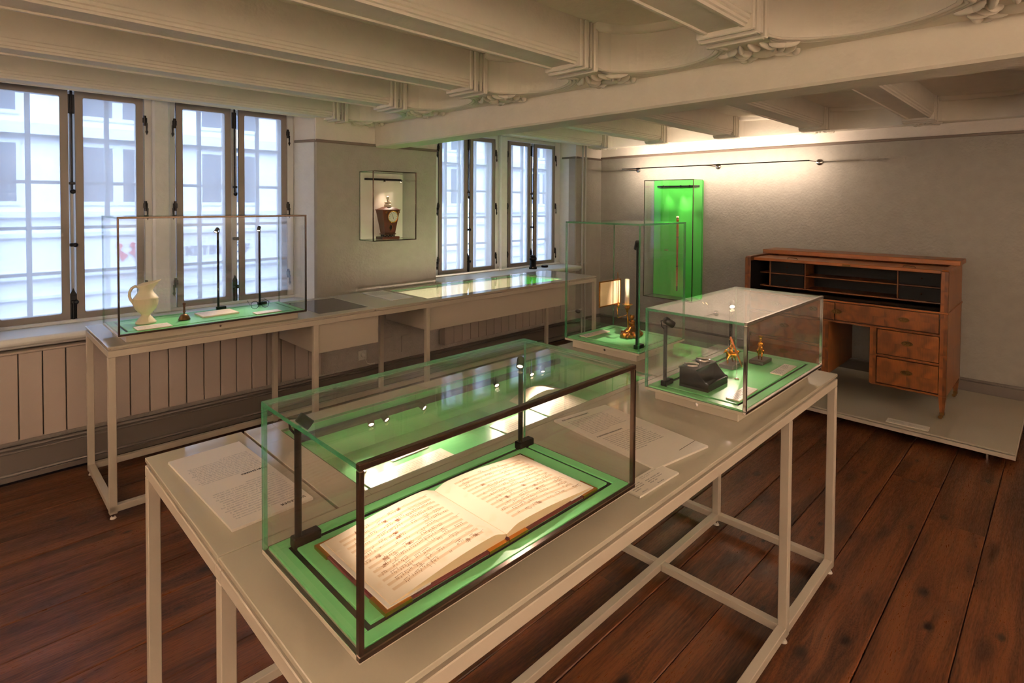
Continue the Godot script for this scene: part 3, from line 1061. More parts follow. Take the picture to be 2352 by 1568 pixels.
# ------------------------------------------------------------------ fittings on the walls
func build_wall_fittings() -> void:
	radiator("radiator_cover", "long grooved radiator cover under the window beside the cream pitcher", 0.03, 2.09, 0.258, 0.765)
	radiator("radiator_cover", "grooved radiator cover under the window near the room corner", 3.357, 5.20, 0.27, 0.765)
	# wall washer on the far wall
	wall_washer("slim black wall washer lamp on three round discs above the green wall case", Vector3(5.687, 2.068, -3.83), Vector3(5.687, 2.066, -1.75), Vector3(1, 0, 0), [-3.812, -2.789, -1.76], 2.3)
	wall_washer_pair("slim black wall washer lamps on the wall opposite the windows", "south", 25.0)
	wall_washer_pair("slim black wall washer lamps on the wall opposite the writing desk", "west", 20.0)
	# heating pipes in the corner
	for p in [[5.551, "thin grey heating pipe left of its twin in the room corner"], [5.613, "thin grey heating pipe right of its twin in the room corner"]]:
		var t := thing("heating_pipe", p[1], "pipe", Vector3(p[0], 0.0, -4.32), "heating pipes")
		rod(t, "pipe", Vector3(p[0], 0.0, -4.32), Vector3(p[0], 2.40, -4.32), 0.011, M.pipe_paint, -1.0, 12)
		for y in [2.22, 0.9]:
			rod(t, "clamp", Vector3(p[0], y - 0.012, -4.32), Vector3(p[0], y + 0.012, -4.32), 0.016, M.pipe_paint, -1.0, 12)
			rod(t, "clamp_arm", Vector3(p[0], y, -4.325), Vector3(p[0], y, ZW), 0.005, M.pipe_paint, -1.0, 8)
	var v := thing("radiator_valve", "small black radiator valve at the foot of the heating pipes", "valve", Vector3(5.40, 0.264, -4.30))
	rod(v, "valve_body", Vector3(5.20, 0.33, -4.31), Vector3(5.54, 0.33, -4.31), 0.010, M.pipe_paint, -1.0, 10)
	lathe(v, "valve_head", [Vector2(0.001, 0), Vector2(0.020, 0.002), Vector2(0.024, 0.03), Vector2(0.020, 0.055), Vector2(0.001, 0.058)], M.black, Vector3(5.40, 0.33, -4.28), 16, basis_y(Vector3(-0.3, 0, 1)))
	# socket with plug, blank plates
	var so := thing("wall_socket", "white wall socket with a plugged in cable under the window table", "socket", Vector3(2.515, 0.31, ZW))
	box(so, "plate", Vector3(2.474, 0.268, ZW), Vector3(2.556, 0.350, ZW + 0.012), M.plastic_white, 0.004)
	box(so, "insert", Vector3(2.486, 0.280, ZW + 0.012), Vector3(2.544, 0.338, ZW + 0.016), M.plastic_white, 0.003)
	var pl := thing("power_plug", "white plug with a short hanging cable in the wall socket", "plug", Vector3(2.515, 0.31, ZW + 0.018))
	lathe(pl, "plug_body", [Vector2(0.001, 0), Vector2(0.019, 0.001), Vector2(0.019, 0.018), Vector2(0.012, 0.034), Vector2(0.001, 0.038)], M.plastic_white, Vector3(2.515, 0.312, ZW + 0.016), 16, basis_y(Vector3(0, 0, 1)))
	tube(pl, "cable", [Vector3(2.515, 0.305, ZW + 0.05), Vector3(2.52, 0.275, ZW + 0.056), Vector3(2.535, 0.245, ZW + 0.05), Vector3(2.57, 0.228, ZW + 0.045), Vector3(2.62, 0.226, ZW + 0.04)], 0.0045, M.plastic_white, 8)
	lone("wall_plate", "square painted cover plate with rounded corners on the rough wall", "wall plate", bmesh(Vector3(0.105, 0.128, 0.01), 0.008), M.wall_rough, Vector3(2.766, 0.358, ZW + 0.009))
	lone("wall_plate", "tall narrow painted cover plate on the rough wall", "wall plate", bmesh(Vector3(0.082, 0.152, 0.012), 0.002), M.wall_rough, Vector3(2.960, 0.340, ZW + 0.010))
	# lens and cap left on the second window sill
	var l := thing("camera_lens", "black camera lens standing upright on the far window sill", "lens", Vector3(4.80, 0.88, -4.46))
	lathe(l, "lens_barrel", [Vector2(0.001, 0), Vector2(0.046, 0), Vector2(0.046, 0.02), Vector2(0.038, 0.026), Vector2(0.036, 0.10), Vector2(0.001, 0.10)], M.black, Vector3(4.80, 0.88, -4.46), 20)
	lathe(l, "focus_ring", [Vector2(0.034, 0), Vector2(0.040, 0.004), Vector2(0.044, 0.02), Vector2(0.042, 0.036), Vector2(0.034, 0.04)], M.black, Vector3(4.80, 0.98, -4.46), 20)
	lathe(l, "lens_mount", [Vector2(0.036, 0), Vector2(0.032, 0.012), Vector2(0.026, 0.022), Vector2(0.001, 0.022)], M.black, Vector3(4.80, 1.02, -4.46), 20)
	lone("black_dish", "flat round black cap lying on the far window sill", "cap", lathe_mesh([Vector2(0.001, 0), Vector2(0.040, 0), Vector2(0.042, 0.006), Vector2(0.042, 0.02), Vector2(0.036, 0.024), Vector2(0.001, 0.024)], 20), M.black, Vector3(5.03, 0.88, -4.48))

func radiator(called: String, label: String, xa: float, xb: float, ya: float, yb: float) -> void:
	var t := thing(called, label, "radiator cover", Vector3((xa + xb) / 2, ya, -4.33))
	box(t, "carcass", Vector3(xa, ya + 0.004, ZW + 0.03), Vector3(xb, yb - 0.004, -4.292), M.channel, 0.001)
	var n := int(round((xb - xa) / 0.109))
	var w := (xb - xa) / n
	for i in n:
		box(t, "plank", Vector3(xa + i * w + 0.0025, ya, -4.292), Vector3(xa + (i + 1) * w - 0.0025, yb, -4.275), M.cover_paint, 0.003)
	box(t, "top_cap", Vector3(xa - 0.004, yb, ZW + 0.024), Vector3(xb + 0.004, yb + 0.012, -4.268), M.cover_paint, 0.003)
	for x in [xa - 0.006, xb - 0.004]:
		box(t, "side_panel", Vector3(x, ya - 0.004, ZW + 0.024), Vector3(x + 0.01, yb, -4.274), M.cover_paint, 0.002)

func wall_washer(label: String, a: Vector3, b: Vector3, to_wall: Vector3, discs: Array, energy: float) -> void:
	var t := thing("wall_washer", label, "wall lamp", a)
	box(t, "rail", Vector3(a.x - 0.008, a.y - 0.006, a.z), Vector3(b.x, b.y + 0.006, b.z), M.black, 0.002)
	box(t, "light_strip", Vector3(a.x, a.y - 0.004, a.z + 0.02), Vector3(a.x + 0.004, b.y + 0.004, b.z - 0.02), M.strip, 0.0)
	for z in discs:
		rod(t, "arm", Vector3(a.x, a.y, z), Vector3(X1 - 0.012, a.y + 0.002, z), 0.005, M.bronze, -1.0, 10)
		lathe(t, "wall_disc", [Vector2(0.001, 0.012), Vector2(0.028, 0.012), Vector2(0.031, 0.009), Vector2(0.031, 0)], M.chrome, Vector3(X1, a.y + 0.002, z), 20, basis_y(Vector3(-1, 0, 0)))
	area(t, Vector3(a.x + 0.006, a.y, (a.z + b.z) / 2), to_wall, Vector2(absf(b.z - a.z) - 0.04, 0.012), energy)

func wall_washer_pair(label: String, side: String, energy: float) -> void:
	var y := 2.07
	var o := Vector3(0, y, ZS - 0.33) if side == "south" else Vector3(X0 + 0.33, y, 0)
	var along := Vector3.RIGHT if side == "south" else Vector3.BACK
	var out := Vector3.BACK if side == "south" else Vector3.LEFT
	var t := thing("wall_washer", label, "wall lamp", o)
	for s in ([[-1.6, 1.0], [1.4, 4.0]] if side == "south" else [[-3.6, -1.3], [-0.9, 1.4]]):
		var a: Vector3 = o + along * s[0]
		var b: Vector3 = o + along * s[1]
		box(t, "rail", a - Vector3(0, 0.006, 0) - out * 0.008, b + Vector3(0, 0.006, 0), M.black, 0.002)
		box(t, "light_strip", a + along * 0.02 - Vector3(0, 0.004, 0), b - along * 0.02 + Vector3(0, 0.004, 0) + out * 0.004, M.strip, 0.0)
		for q in [a + along * 0.1, b - along * 0.1]:
			rod(t, "arm", q, q + out * 0.318, 0.005, M.bronze, -1.0, 10)
			lathe(t, "wall_disc", [Vector2(0.001, 0.012), Vector2(0.028, 0.012), Vector2(0.031, 0.009), Vector2(0.031, 0)], M.chrome, q + out * 0.33, 20, basis_y(-out))
		area(t, (a + b) / 2 + out * 0.006, out, Vector2(s[1] - s[0] - 0.04, 0.012), energy)

# ------------------------------------------------------------------ tables
func leg(t: Node, x: float, z: float, ytop: float, s := 0.032) -> void:
	var l := box(t, "leg", Vector3(x, 0.028, z), Vector3(x + s, ytop, z + s), M.steel_paint, 0.002)
	rod(l, "foot_screw", Vector3(x + s / 2, 0.008, z + s / 2), Vector3(x + s / 2, 0.03, z + s / 2), 0.005, M.chrome, -1.0, 8)
	rod(l, "foot_pad", Vector3(x + s / 2, 0.0012, z + s / 2), Vector3(x + s / 2, 0.010, z + s / 2), 0.015, M.plastic_white, 0.011, 12)

func build_centre_table() -> void:
	var xa := 0.385
	var xb := 2.775
	var zn := -0.722
	var zm := -1.262
	var zf := -1.905
	var t := thing("display_table", "long pale steel display table in the room middle with glass top and sunken green tray", "table", Vector3((xa + xb) / 2, 0, -1.3))
	var s := 0.032
	var yt := 0.876
	for q in [[xa, zn - s], [xa, zm - s / 2], [xa, zf], [xb - s, zn - s], [xb - s, zm - s / 2], [xb - s, zf], [2.18, zn - s], [2.18, zf]]:
		leg(t, q[0], q[1], yt - s if q[0] != 2.18 else yt - s)
	for yy in [yt - s, 0.034]:
		for z in [zn - s, zm - s / 2, zf]:
			box(t, "long_rail", Vector3(xa, yy, z), Vector3(xb, yy + s, z + s), M.steel_paint, 0.002)
		for x in ([xa, xb - s] if yy > 0.5 else [xa, 2.18, xb - s]):
			box(t, "cross_rail", Vector3(x, yy + 0.0005, zf + s), Vector3(x + s, yy + s - 0.0005, zm - s / 2), M.steel_paint, 0.002)
			box(t, "cross_rail", Vector3(x, yy + 0.0005, zm + s / 2), Vector3(x + s, yy + s - 0.0005, zn - s), M.steel_paint, 0.002)
	# board under the glass, a shadow gap above the frame
	box(t, "board", Vector3(xa + 0.02, yt, zm), Vector3(xb - 0.02, yt + 0.010, zn - 0.02), M.steel_paint, 0.001)
	box(t, "board", Vector3(xa + 0.02, yt, zf + 0.02), Vector3(0.655, yt + 0.010, zm), M.steel_paint, 0.001)
	box(t, "board", Vector3(2.17, yt, zf + 0.02), Vector3(xb - 0.02, yt + 0.010, zm), M.steel_paint, 0.001)
	# lacquered glass plates: near half, far half left and right of the tray
	box(t, "glass_top", Vector3(xa, 0.886, zm + 0.002), Vector3(xb, 0.898, zn), M.top_glass, 0.0015)
	box(t, "glass_top", Vector3(xa, 0.886, zf), Vector3(0.655, 0.898, zm - 0.001), M.top_glass, 0.0015)
	box(t, "glass_top", Vector3(2.172, 0.886, zf), Vector3(xb, 0.898, zm - 0.001), M.top_glass, 0.0015)
	# the lid frame and clear lid over the tray
	box(t, "lid_border", Vector3(0.663, 0.886, zf), Vector3(0.752, 0.897, zm - 0.001), M.top_glass, 0.001)
	box(t, "lid_border", Vector3(0.752, 0.886, -1.290), Vector3(2.165, 0.897, zm - 0.001), M.top_glass, 0.001)
	box(t, "lid_border", Vector3(0.752, 0.886, zf), Vector3(2.165, 0.897, -1.832), M.top_glass, 0.001)
	pane(t, "glass_lid", Vector3(0.754, 0.889, -1.831), Vector3(2.164, 0.897, -1.291))
	# the sunken tray, lined in green
	var g: Material = M.green
	var y0 := 0.735
	box(t, "tray_floor", Vector3(0.75, y0 - 0.012, -1.85), Vector3(2.20, y0, -1.28), g, 0.001)
	box(t, "tray_back", Vector3(0.738, y0 - 0.012, -1.862), Vector3(2.212, 0.885, -1.85), g, 0.001)
	box(t, "tray_front", Vector3(0.738, y0 - 0.012, -1.28), Vector3(2.212, 0.885, -1.268), g, 0.001)
	box(t, "tray_side", Vector3(0.738, y0 - 0.012, -1.85), Vector3(0.75, 0.885, -1.28), g, 0.001)
	box(t, "tray_side", Vector3(2.20, y0 - 0.012, -1.85), Vector3(2.212, 0.885, -1.28), g, 0.001)
	# light rail in the tray
	var lr := thing("light_rail", "black light rail with small spotlights along the back of the sunken tray", "light rail", Vector3(1.5, 0.85, -1.83))
	box(lr, "rail", Vector3(0.80, 0.838, -1.838), Vector3(2.17, 0.862, -1.818), M.black, 0.003)
	for q in [[1.07, Vector3(1.0, 0.74, -1.62)], [1.13, Vector3(1.15, 0.74, -1.60)], [1.30, Vector3(1.35, 0.74, -1.55)], [1.70, Vector3(1.62, 0.74, -1.58)], [1.93, Vector3(1.85, 0.74, -1.62)], [2.01, Vector3(1.95, 0.74, -1.72)]]:
		spotlight(lr, Vector3(q[0], 0.846, -1.800), q[1], 0.05, 0.012, 0.03, 52.0)

# a small adjustable spotlight head: can, ring, lens
func spotlight(parent: Node3D, at: Vector3, target: Vector3, energy: float, r := 0.013, len := 0.036, angle := 36.0) -> void:
	var d := (target - at).normalized()
	var b := basis_y(d)
	var can := part(parent, "lamp_head", lathe_mesh([Vector2(0.001, -len * 0.5), Vector2(r * 0.85, -len * 0.5), Vector2(r, -len * 0.4), Vector2(r, len * 0.5), Vector2(r * 0.82, len * 0.5), Vector2(r * 0.78, len * 0.38)], 16), M.black, at, b)
	part(can, "lens", lathe_mesh([Vector2(r * 0.80, len * 0.38), Vector2(r * 0.5, len * 0.44), Vector2(0.001, len * 0.46)], 14), M.bulb, at, b)
	if energy > 0:
		spot(parent, at + d * (len * 0.5 + 0.003), at + d, energy, angle, r * 0.8)

func build_window_table() -> void:
	var xa := 0.545
	var xb := 4.705
	var zn := -3.47
	var zf := -4.16
	var s := 0.034
	var yt := 0.878
	var t := thing("display_table", "very long pale steel table along the window wall with hanging boxes", "table", Vector3(2.6, 0, -3.8))
	for x in [xa, 1.645, 2.545, xb - s]:
		leg(t, x, zn - s, yt - s, s)
		leg(t, x, zf, yt - s, s)
	for z in [zn - s, zf]:
		box(t, "long_rail", Vector3(xa, yt - s, z), Vector3(xb, yt, z + s), M.steel_paint, 0.002)
		box(t, "long_rail", Vector3(xa, 0.036, z), Vector3(xb, 0.036 + s, z + s), M.steel_paint, 0.002)
	for x in [xa, xb - s]:
		for y in [yt - s, 0.036]:
			box(t, "cross_rail", Vector3(x, y + 0.0005, zf + s), Vector3(x + s, y + s - 0.0005, zn - s), M.steel_paint, 0.002)
	# glass plates with openings for the two lids
	for q in [[xa, 1.725], [2.10, 2.615], [4.275, xb]]:
		box(t, "glass_top", Vector3(q[0], 0.888, zf), Vector3(q[1], 0.900, zn), M.top_glass, 0.0015)
		box(t, "board", Vector3(q[0] + 0.015, yt, zf + 0.015), Vector3(q[1] - 0.002, 0.888, zn - 0.015), M.steel_paint, 0.001)
	for q in [[1.725, 2.10], [2.615, 4.275]]:
		box(t, "glass_top", Vector3(q[0], 0.888, -3.555), Vector3(q[1], 0.900, zn), M.top_glass, 0.0015)
		box(t, "glass_top", Vector3(q[0], 0.888, zf), Vector3(q[1], 0.900, -4.09), M.top_glass, 0.0015)
		box(t, "board", Vector3(q[0], yt, -3.555), Vector3(q[1], 0.888, zn - 0.015), M.steel_paint, 0.001)
	box(t, "dark_lid", Vector3(1.728, 0.890, -4.087), Vector3(2.097, 0.899, -3.558), M.tint_glass, 0.0)
	pane(t, "glass_lid", Vector3(2.618, 0.890, -4.087), Vector3(4.272, 0.899, -3.558))
	# hanging boxes
	for q in [[1.68, 2.145, 0.645, M.plinth], [2.59, 4.30, 0.655, M.green_bright]]:
		var a: float = q[0]
		var b: float = q[1]
		var y: float = q[2]
		box(t, "box_front", Vector3(a, y, -3.535), Vector3(b, yt - s, -3.505), M.steel_paint, 0.002)
		box(t, "box_back", Vector3(a, y, -4.11), Vector3(b, yt - 0.001, -4.098), M.steel_paint, 0.002)
		box(t, "box_side", Vector3(a, y, -4.098), Vector3(a + 0.012, yt - 0.001, -3.535), M.steel_paint, 0.002)
		box(t, "box_side", Vector3(b - 0.012, y, -4.098), Vector3(b, yt - 0.001, -3.535), M.steel_paint, 0.002)
		box(t, "box_floor", Vector3(a + 0.012, y, -4.098), Vector3(b - 0.012, y + 0.012, -3.535), M.steel_paint, 0.002)
		if q[3] == M.green_bright:
			box(t, "box_lining", Vector3(a + 0.012, y + 0.10, -4.098), Vector3(b - 0.012, y + 0.112, -3.535), M.green_bright, 0.001)
			for w in [[a + 0.012, a + 0.018], [b - 0.018, b - 0.012]]:
				box(t, "box_lining", Vector3(w[0], y + 0.112, -4.098), Vector3(w[1], yt - 0.002, -3.535), M.green_bright, 0.001)
	# light strip under the front edge of the long lid
	var ls := thing("light_strip", "thin light strip under the front edge of the long green lid", "light strip", Vector3(3.4, 0.87, -3.56))
	box(ls, "profile", Vector3(2.62, 0.866, -3.556), Vector3(4.26, 0.876, -3.546), M.black, 0.001)
	box(ls, "diffuser", Vector3(2.63, 0.868, -3.5572), Vector3(4.25, 0.874, -3.556), M.strip, 0.0)
	area(ls, Vector3(3.44, 0.870, -3.560), Vector3(0, -0.45, -1), Vector2(1.6, 0.008), 1.3)
	var dm := mat(Color(1, 1, 1), 0.5)
	dm.albedo_texture = print_texture(256, 256, [[0.1, 0.9, 16, 0.1, 0.9]], 5, Color(0.92, 0.90, 0.86), Color(0.3, 0.29, 0.28))
	var p := card(self, "document", 0.30, 0.42, 0.003, dm, M.paper, Vector3(1.91, 0.8, -3.82))
	p.set_meta("label", "printed sheet lying under the dark glass lid of the window table")
	p.set_meta("category", "document")

# ------------------------------------------------------------------ glass cases
# faces framed in metal: "f" front only, "" none
func glass_case(label: String, lo: Vector3, hi: Vector3, framed: String, metal: Material, inset: float, base_y: float, pi := 0.04) -> Node3D:
	var t := thing("glass_case", label, "glass case", Vector3((lo.x + hi.x) / 2, base_y, (lo.z + hi.z) / 2))
	var g := 0.008
	# recessed plinth and thin base tray
	box(t, "plinth", Vector3(lo.x + pi, base_y, lo.z + 0.02), Vector3(hi.x - pi, lo.y - 0.010, hi.z - pi), M.plinth, 0.002)
	box(t, "base_tray", Vector3(lo.x, lo.y - 0.010, lo.z), Vector3(hi.x, lo.y, hi.z), M.plinth, 0.001)
	rod(t, "screw", Vector3((lo.x + hi.x) / 2, lo.y - 0.03, hi.z - pi - 0.0005), Vector3((lo.x + hi.x) / 2, lo.y - 0.03, hi.z - pi + 0.0015), 0.006, M.chrome, -1.0, 12)
	rod(t, "screw", Vector3(lo.x + pi + 0.0005, lo.y - 0.03, (lo.z + hi.z) / 2), Vector3(lo.x + pi - 0.0015, lo.y - 0.03, (lo.z + hi.z) / 2), 0.006, M.chrome, -1.0, 12)
	# green lining: outer border, black channel, inner panel
	var a := Vector3(lo.x + g + 0.002, lo.y, lo.z + g + 0.002)
	var b := Vector3(hi.x - g - 0.002, lo.y + 0.005, hi.z - g - 0.002)
	var ia := Vector3(lo.x + inset, lo.y, lo.z + inset)
	var ib := Vector3(hi.x - inset, lo.y + 0.005, hi.z - inset)
	box(t, "lining_border", a, Vector3(b.x, b.y, ia.z), M.green, 0.0005)
	box(t, "lining_border", Vector3(a.x, a.y, ib.z), b, M.green, 0.0005)
	box(t, "lining_border", Vector3(a.x, a.y, ia.z), Vector3(ia.x, b.y, ib.z), M.green, 0.0005)
	box(t, "lining_border", Vector3(ib.x, a.y, ia.z), Vector3(b.x, b.y, ib.z), M.green, 0.0005)
	box(t, "channel", ia, Vector3(ib.x, ia.y + 0.0012, ib.z), M.channel, 0.0)
	var ch := 0.012
	box(t, "lining_panel", Vector3(ia.x + ch, ia.y, ia.z + ch * 1.3), Vector3(ib.x - ch, ib.y + 0.001, ib.z - ch), M.green, 0.001)
	# panes
	pane(t, "top_pane", Vector3(lo.x, hi.y - g, lo.z), hi)
	pane(t, "back_pane", Vector3(lo.x, lo.y, lo.z), Vector3(hi.x, hi.y - g - 0.0005, lo.z + g))
	pane(t, "front_pane", Vector3(lo.x, lo.y, hi.z - g), Vector3(hi.x, hi.y - g - 0.0005, hi.z))
	pane(t, "side_pane", Vector3(lo.x, lo.y, lo.z + g + 0.0005), Vector3(lo.x + g, hi.y - g - 0.0005, hi.z - g - 0.0005))
	pane(t, "side_pane", Vector3(hi.x - g, lo.y, lo.z + g + 0.0005), Vector3(hi.x, hi.y - g - 0.0005, hi.z - g - 0.0005))
	if framed.contains("f"):
		var w := 0.009
		var z0 := hi.z - 0.009
		var z1 := hi.z + 0.003
		box(t, "metal_edge", Vector3(lo.x - 0.001, hi.y - w, z0), Vector3(hi.x + 0.001, hi.y + 0.002, z1), metal, 0.0015)
		box(t, "metal_edge", Vector3(lo.x - 0.001, lo.y - 0.006, z0), Vector3(hi.x + 0.001, lo.y + 0.004, z1), metal, 0.0015)
		for x in [lo.x - 0.001, hi.x + 0.001 - w]:
			box(t, "metal_edge", Vector3(x, lo.y + 0.004, z0), Vector3(x + w, hi.y - w, z1), metal, 0.0015)
	return t

func case_lamp(label: String, at: Vector3, ytop: float, target: Vector3, energy: float, angle := 34.0, r := 0.014) -> void:
	var t := thing("case_lamp", label, "lamp", at)
	box(t, "foot", at + Vector3(-0.012, 0.0, -0.012), at + Vector3(0.045, 0.022, 0.012), M.black, 0.002)
	rod(t, "post", at + Vector3(0, 0.02, 0), Vector3(at.x, ytop, at.z), 0.0070, M.black, -1.0, 12)
	var d := (target - Vector3(at.x, ytop, at.z)).normalized()
	var head := Vector3(at.x, ytop + 0.012, at.z) + Vector3(d.x, 0, d.z) * 0.016
	spotlight(t, head, target, energy, r, r * 3.0, angle)
	var bk := Vector3(at.x, ytop, at.z) - Vector3(d.x, 0, d.z) * 0.012
	tube(t, "cable", [head - d * r * 1.2, bk + Vector3(0, 0.018, 0) - Vector3(d.x, 0, d.z) * 0.010, bk + Vector3(0, -0.002, 0) - Vector3(d.x, 0, d.z) * 0.006, Vector3(at.x, ytop - 0.02, at.z)], 0.0024, M.black, 8)

func build_cases() -> void:
	var ty := 0.898
	glass_case("glass case holding the open music manuscript", Vector3(0.43, 0.95, -1.14), Vector3(1.19, 1.25, -0.757), "f", M.bronze, 0.036, ty, 0.08)
	glass_case("low square glass case holding the black inkstand and two gilt riders", Vector3(1.868, 0.95, -1.145), Vector3(2.676, 1.252, -0.76), "f", M.chrome, 0.040, ty)
	glass_case("tall frameless glass case holding the candlestick", Vector3(2.25, 0.95, -1.86), Vector3(2.68, 1.557, -1.41), "", M.chrome, 0.045, ty)
	glass_case("tall glass case on the window table holding the cream pitcher", Vector3(0.592, 0.95, -3.915), Vector3(1.602, 1.566, -3.482), "f", M.bronze, 0.042, 0.900)
	case_lamp("black case lamp by the left end of the open manuscript", Vector3(0.485, 0.951, -1.096), 1.195, Vector3(0.75, 0.96, -0.92), 0.075, 40.0, 0.0105)
	case_lamp("black case lamp by the right end of the open manuscript", Vector3(1.132, 0.951, -1.096), 1.190, Vector3(0.84, 0.96, -0.86), 0.085, 42.0, 0.0105)
	case_lamp("black case lamp behind the black inkstand", Vector3(1.924, 0.951, -1.092), 1.185, Vector3(2.25, 0.955, -0.88), 0.06, 30.0)
	case_lamp("black case lamp behind the gilt rider figures", Vector3(2.508, 0.951, -1.092), 1.185, Vector3(2.16, 0.955, -0.87), 0.06, 30.0)
	case_lamp("tall black case lamp beside the candlestick", Vector3(2.31, 0.951, -1.462), 1.44, Vector3(2.45, 1.0, -1.66), 0.17, 24.0)
	case_lamp("thin black case lamp behind the folded letter", Vector3(1.193, 0.951, -3.868), 1.455, Vector3(0.82, 0.99, -3.62), 0.17, 24.0, 0.011)
	case_lamp("thin black case lamp behind the round spectacles", Vector3(1.452, 0.951, -3.868), 1.457, Vector3(1.25, 0.955, -3.62), 0.15, 27.0, 0.011)

func build_wall_cases() -> void:
	# clock case on the pillar
	var lo := Vector3(2.492, 1.320, -4.378)
	var hi := Vector3(2.930, 1.918, -4.154)
	var t := thing("wall_case", "small glass wall case on the pillar holding the urn shaped clock", "glass case", Vector3(2.71, 1.32, -4.376))
	box(t, "back_panel", Vector3(lo.x + 0.004, lo.y + 0.008, -4.378), Vector3(hi.x - 0.004, hi.y - 0.008, -4.364), M.paper_white, 0.001)
	var g := 0.006
	pane(t, "top_pane", Vector3(lo.x, hi.y - g, lo.z), hi)
	pane(t, "bottom_pane", lo, Vector3(hi.x, lo.y + g, hi.z))
	pane(t, "side_pane", Vector3(lo.x, lo.y + g, lo.z), Vector3(lo.x + g, hi.y - g, hi.z))
	pane(t, "side_pane", Vector3(hi.x - g, lo.y + g, lo.z), Vector3(hi.x, hi.y - g, hi.z))
	pane(t, "front_pane", Vector3(lo.x + g, lo.y + g, hi.z - g), Vector3(hi.x - g, hi.y - g, hi.z))
	frame_z(t, lo, hi, M.bronze)
	var r := thing("light_rail", "short black light rail with two spots above the clock", "light rail", Vector3(2.7, 1.86, -4.35))
	box(r, "rail", Vector3(2.53, 1.845, -4.364), Vector3(2.90, 1.863, -4.346), M.black, 0.002)
	spotlight(r, Vector3(2.71, 1.845, -4.325), Vector3(2.70, 1.45, -4.27), 0.05, 0.009, 0.024, 34.0)
	spotlight(r, Vector3(2.885, 1.845, -4.325), Vector3(2.69, 1.55, -4.26), 0.05, 0.009, 0.024, 34.0)
	# cane case on the far wall
	lo = Vector3(5.77, 0.56, -3.575)
	hi = Vector3(6.018, 1.928, -2.954)
	t = thing("wall_case", "tall glass wall case with bright green back holding the walking cane", "glass case", Vector3(6.01, 0.56, -3.26))
	box(t, "back_panel", Vector3(5.990, lo.y + 0.006, lo.z + 0.004), Vector3(6.018, hi.y - 0.006, hi.z - 0.004), M.green_bright, 0.001)
	pane(t, "top_pane", Vector3(lo.x, hi.y - g, lo.z), Vector3(5.99, hi.y, hi.z))
	pane(t, "bottom_pane", lo, Vector3(5.99, lo.y + g, hi.z))
	pane(t, "side_pane", Vector3(lo.x, lo.y + g, lo.z), Vector3(5.99, hi.y - g, lo.z + g))
	pane(t, "side_pane", Vector3(lo.x, lo.y + g, hi.z - g), Vector3(5.99, hi.y - g, hi.z))
	pane(t, "front_pane", Vector3(lo.x, lo.y + g, lo.z + g), Vector3(lo.x + g, hi.y - g, hi.z - g))
	var w := 0.008
	for z in [lo.z - 0.001, hi.z + 0.001 - w]:
		box(t, "metal_edge", Vector3(lo.x - 0.002, lo.y, z), Vector3(lo.x + w, hi.y, z + w), M.bronze, 0.001)
	for y in [lo.y - 0.001, hi.y + 0.001 - w]:
		box(t, "metal_edge", Vector3(lo.x - 0.002, y, lo.z), Vector3(lo.x + w, y + w, hi.z), M.bronze, 0.001)
	r = thing("light_rail", "black light rail with three spots above the walking cane", "light rail", Vector3(5.97, 1.86, -3.25))
	box(r, "rail", Vector3(5.966, 1.850, -3.52), Vector3(5.988, 1.868, -2.99), M.black, 0.002)
	spotlight(r, Vector3(5.94, 1.858, -3.42), Vector3(5.95, 1.25, -3.25), 0.10, 0.010, 0.026, 28.0)
	spotlight(r, Vector3(5.94, 1.858, -3.20), Vector3(5.96, 1.35, -3.15), 0.17, 0.010, 0.026, 26.0)
	spotlight(r, Vector3(5.94, 1.858, -3.09), Vector3(5.95, 1.0, -3.20), 0.12, 0.010, 0.026, 26.0)

func frame_z(t: Node, lo: Vector3, hi: Vector3, m: Material) -> void:
	var w := 0.008
	for x in [lo.x - 0.001, hi.x + 0.001 - w]:
		box(t, "metal_edge", Vector3(x, lo.y, hi.z - w), Vector3(x + w, hi.y, hi.z + 0.002), m, 0.001)
	for y in [lo.y - 0.001, hi.y + 0.001 - w]:
		box(t, "metal_edge", Vector3(lo.x, y, hi.z - w), Vector3(hi.x, y + w, hi.z + 0.002), m, 0.001)

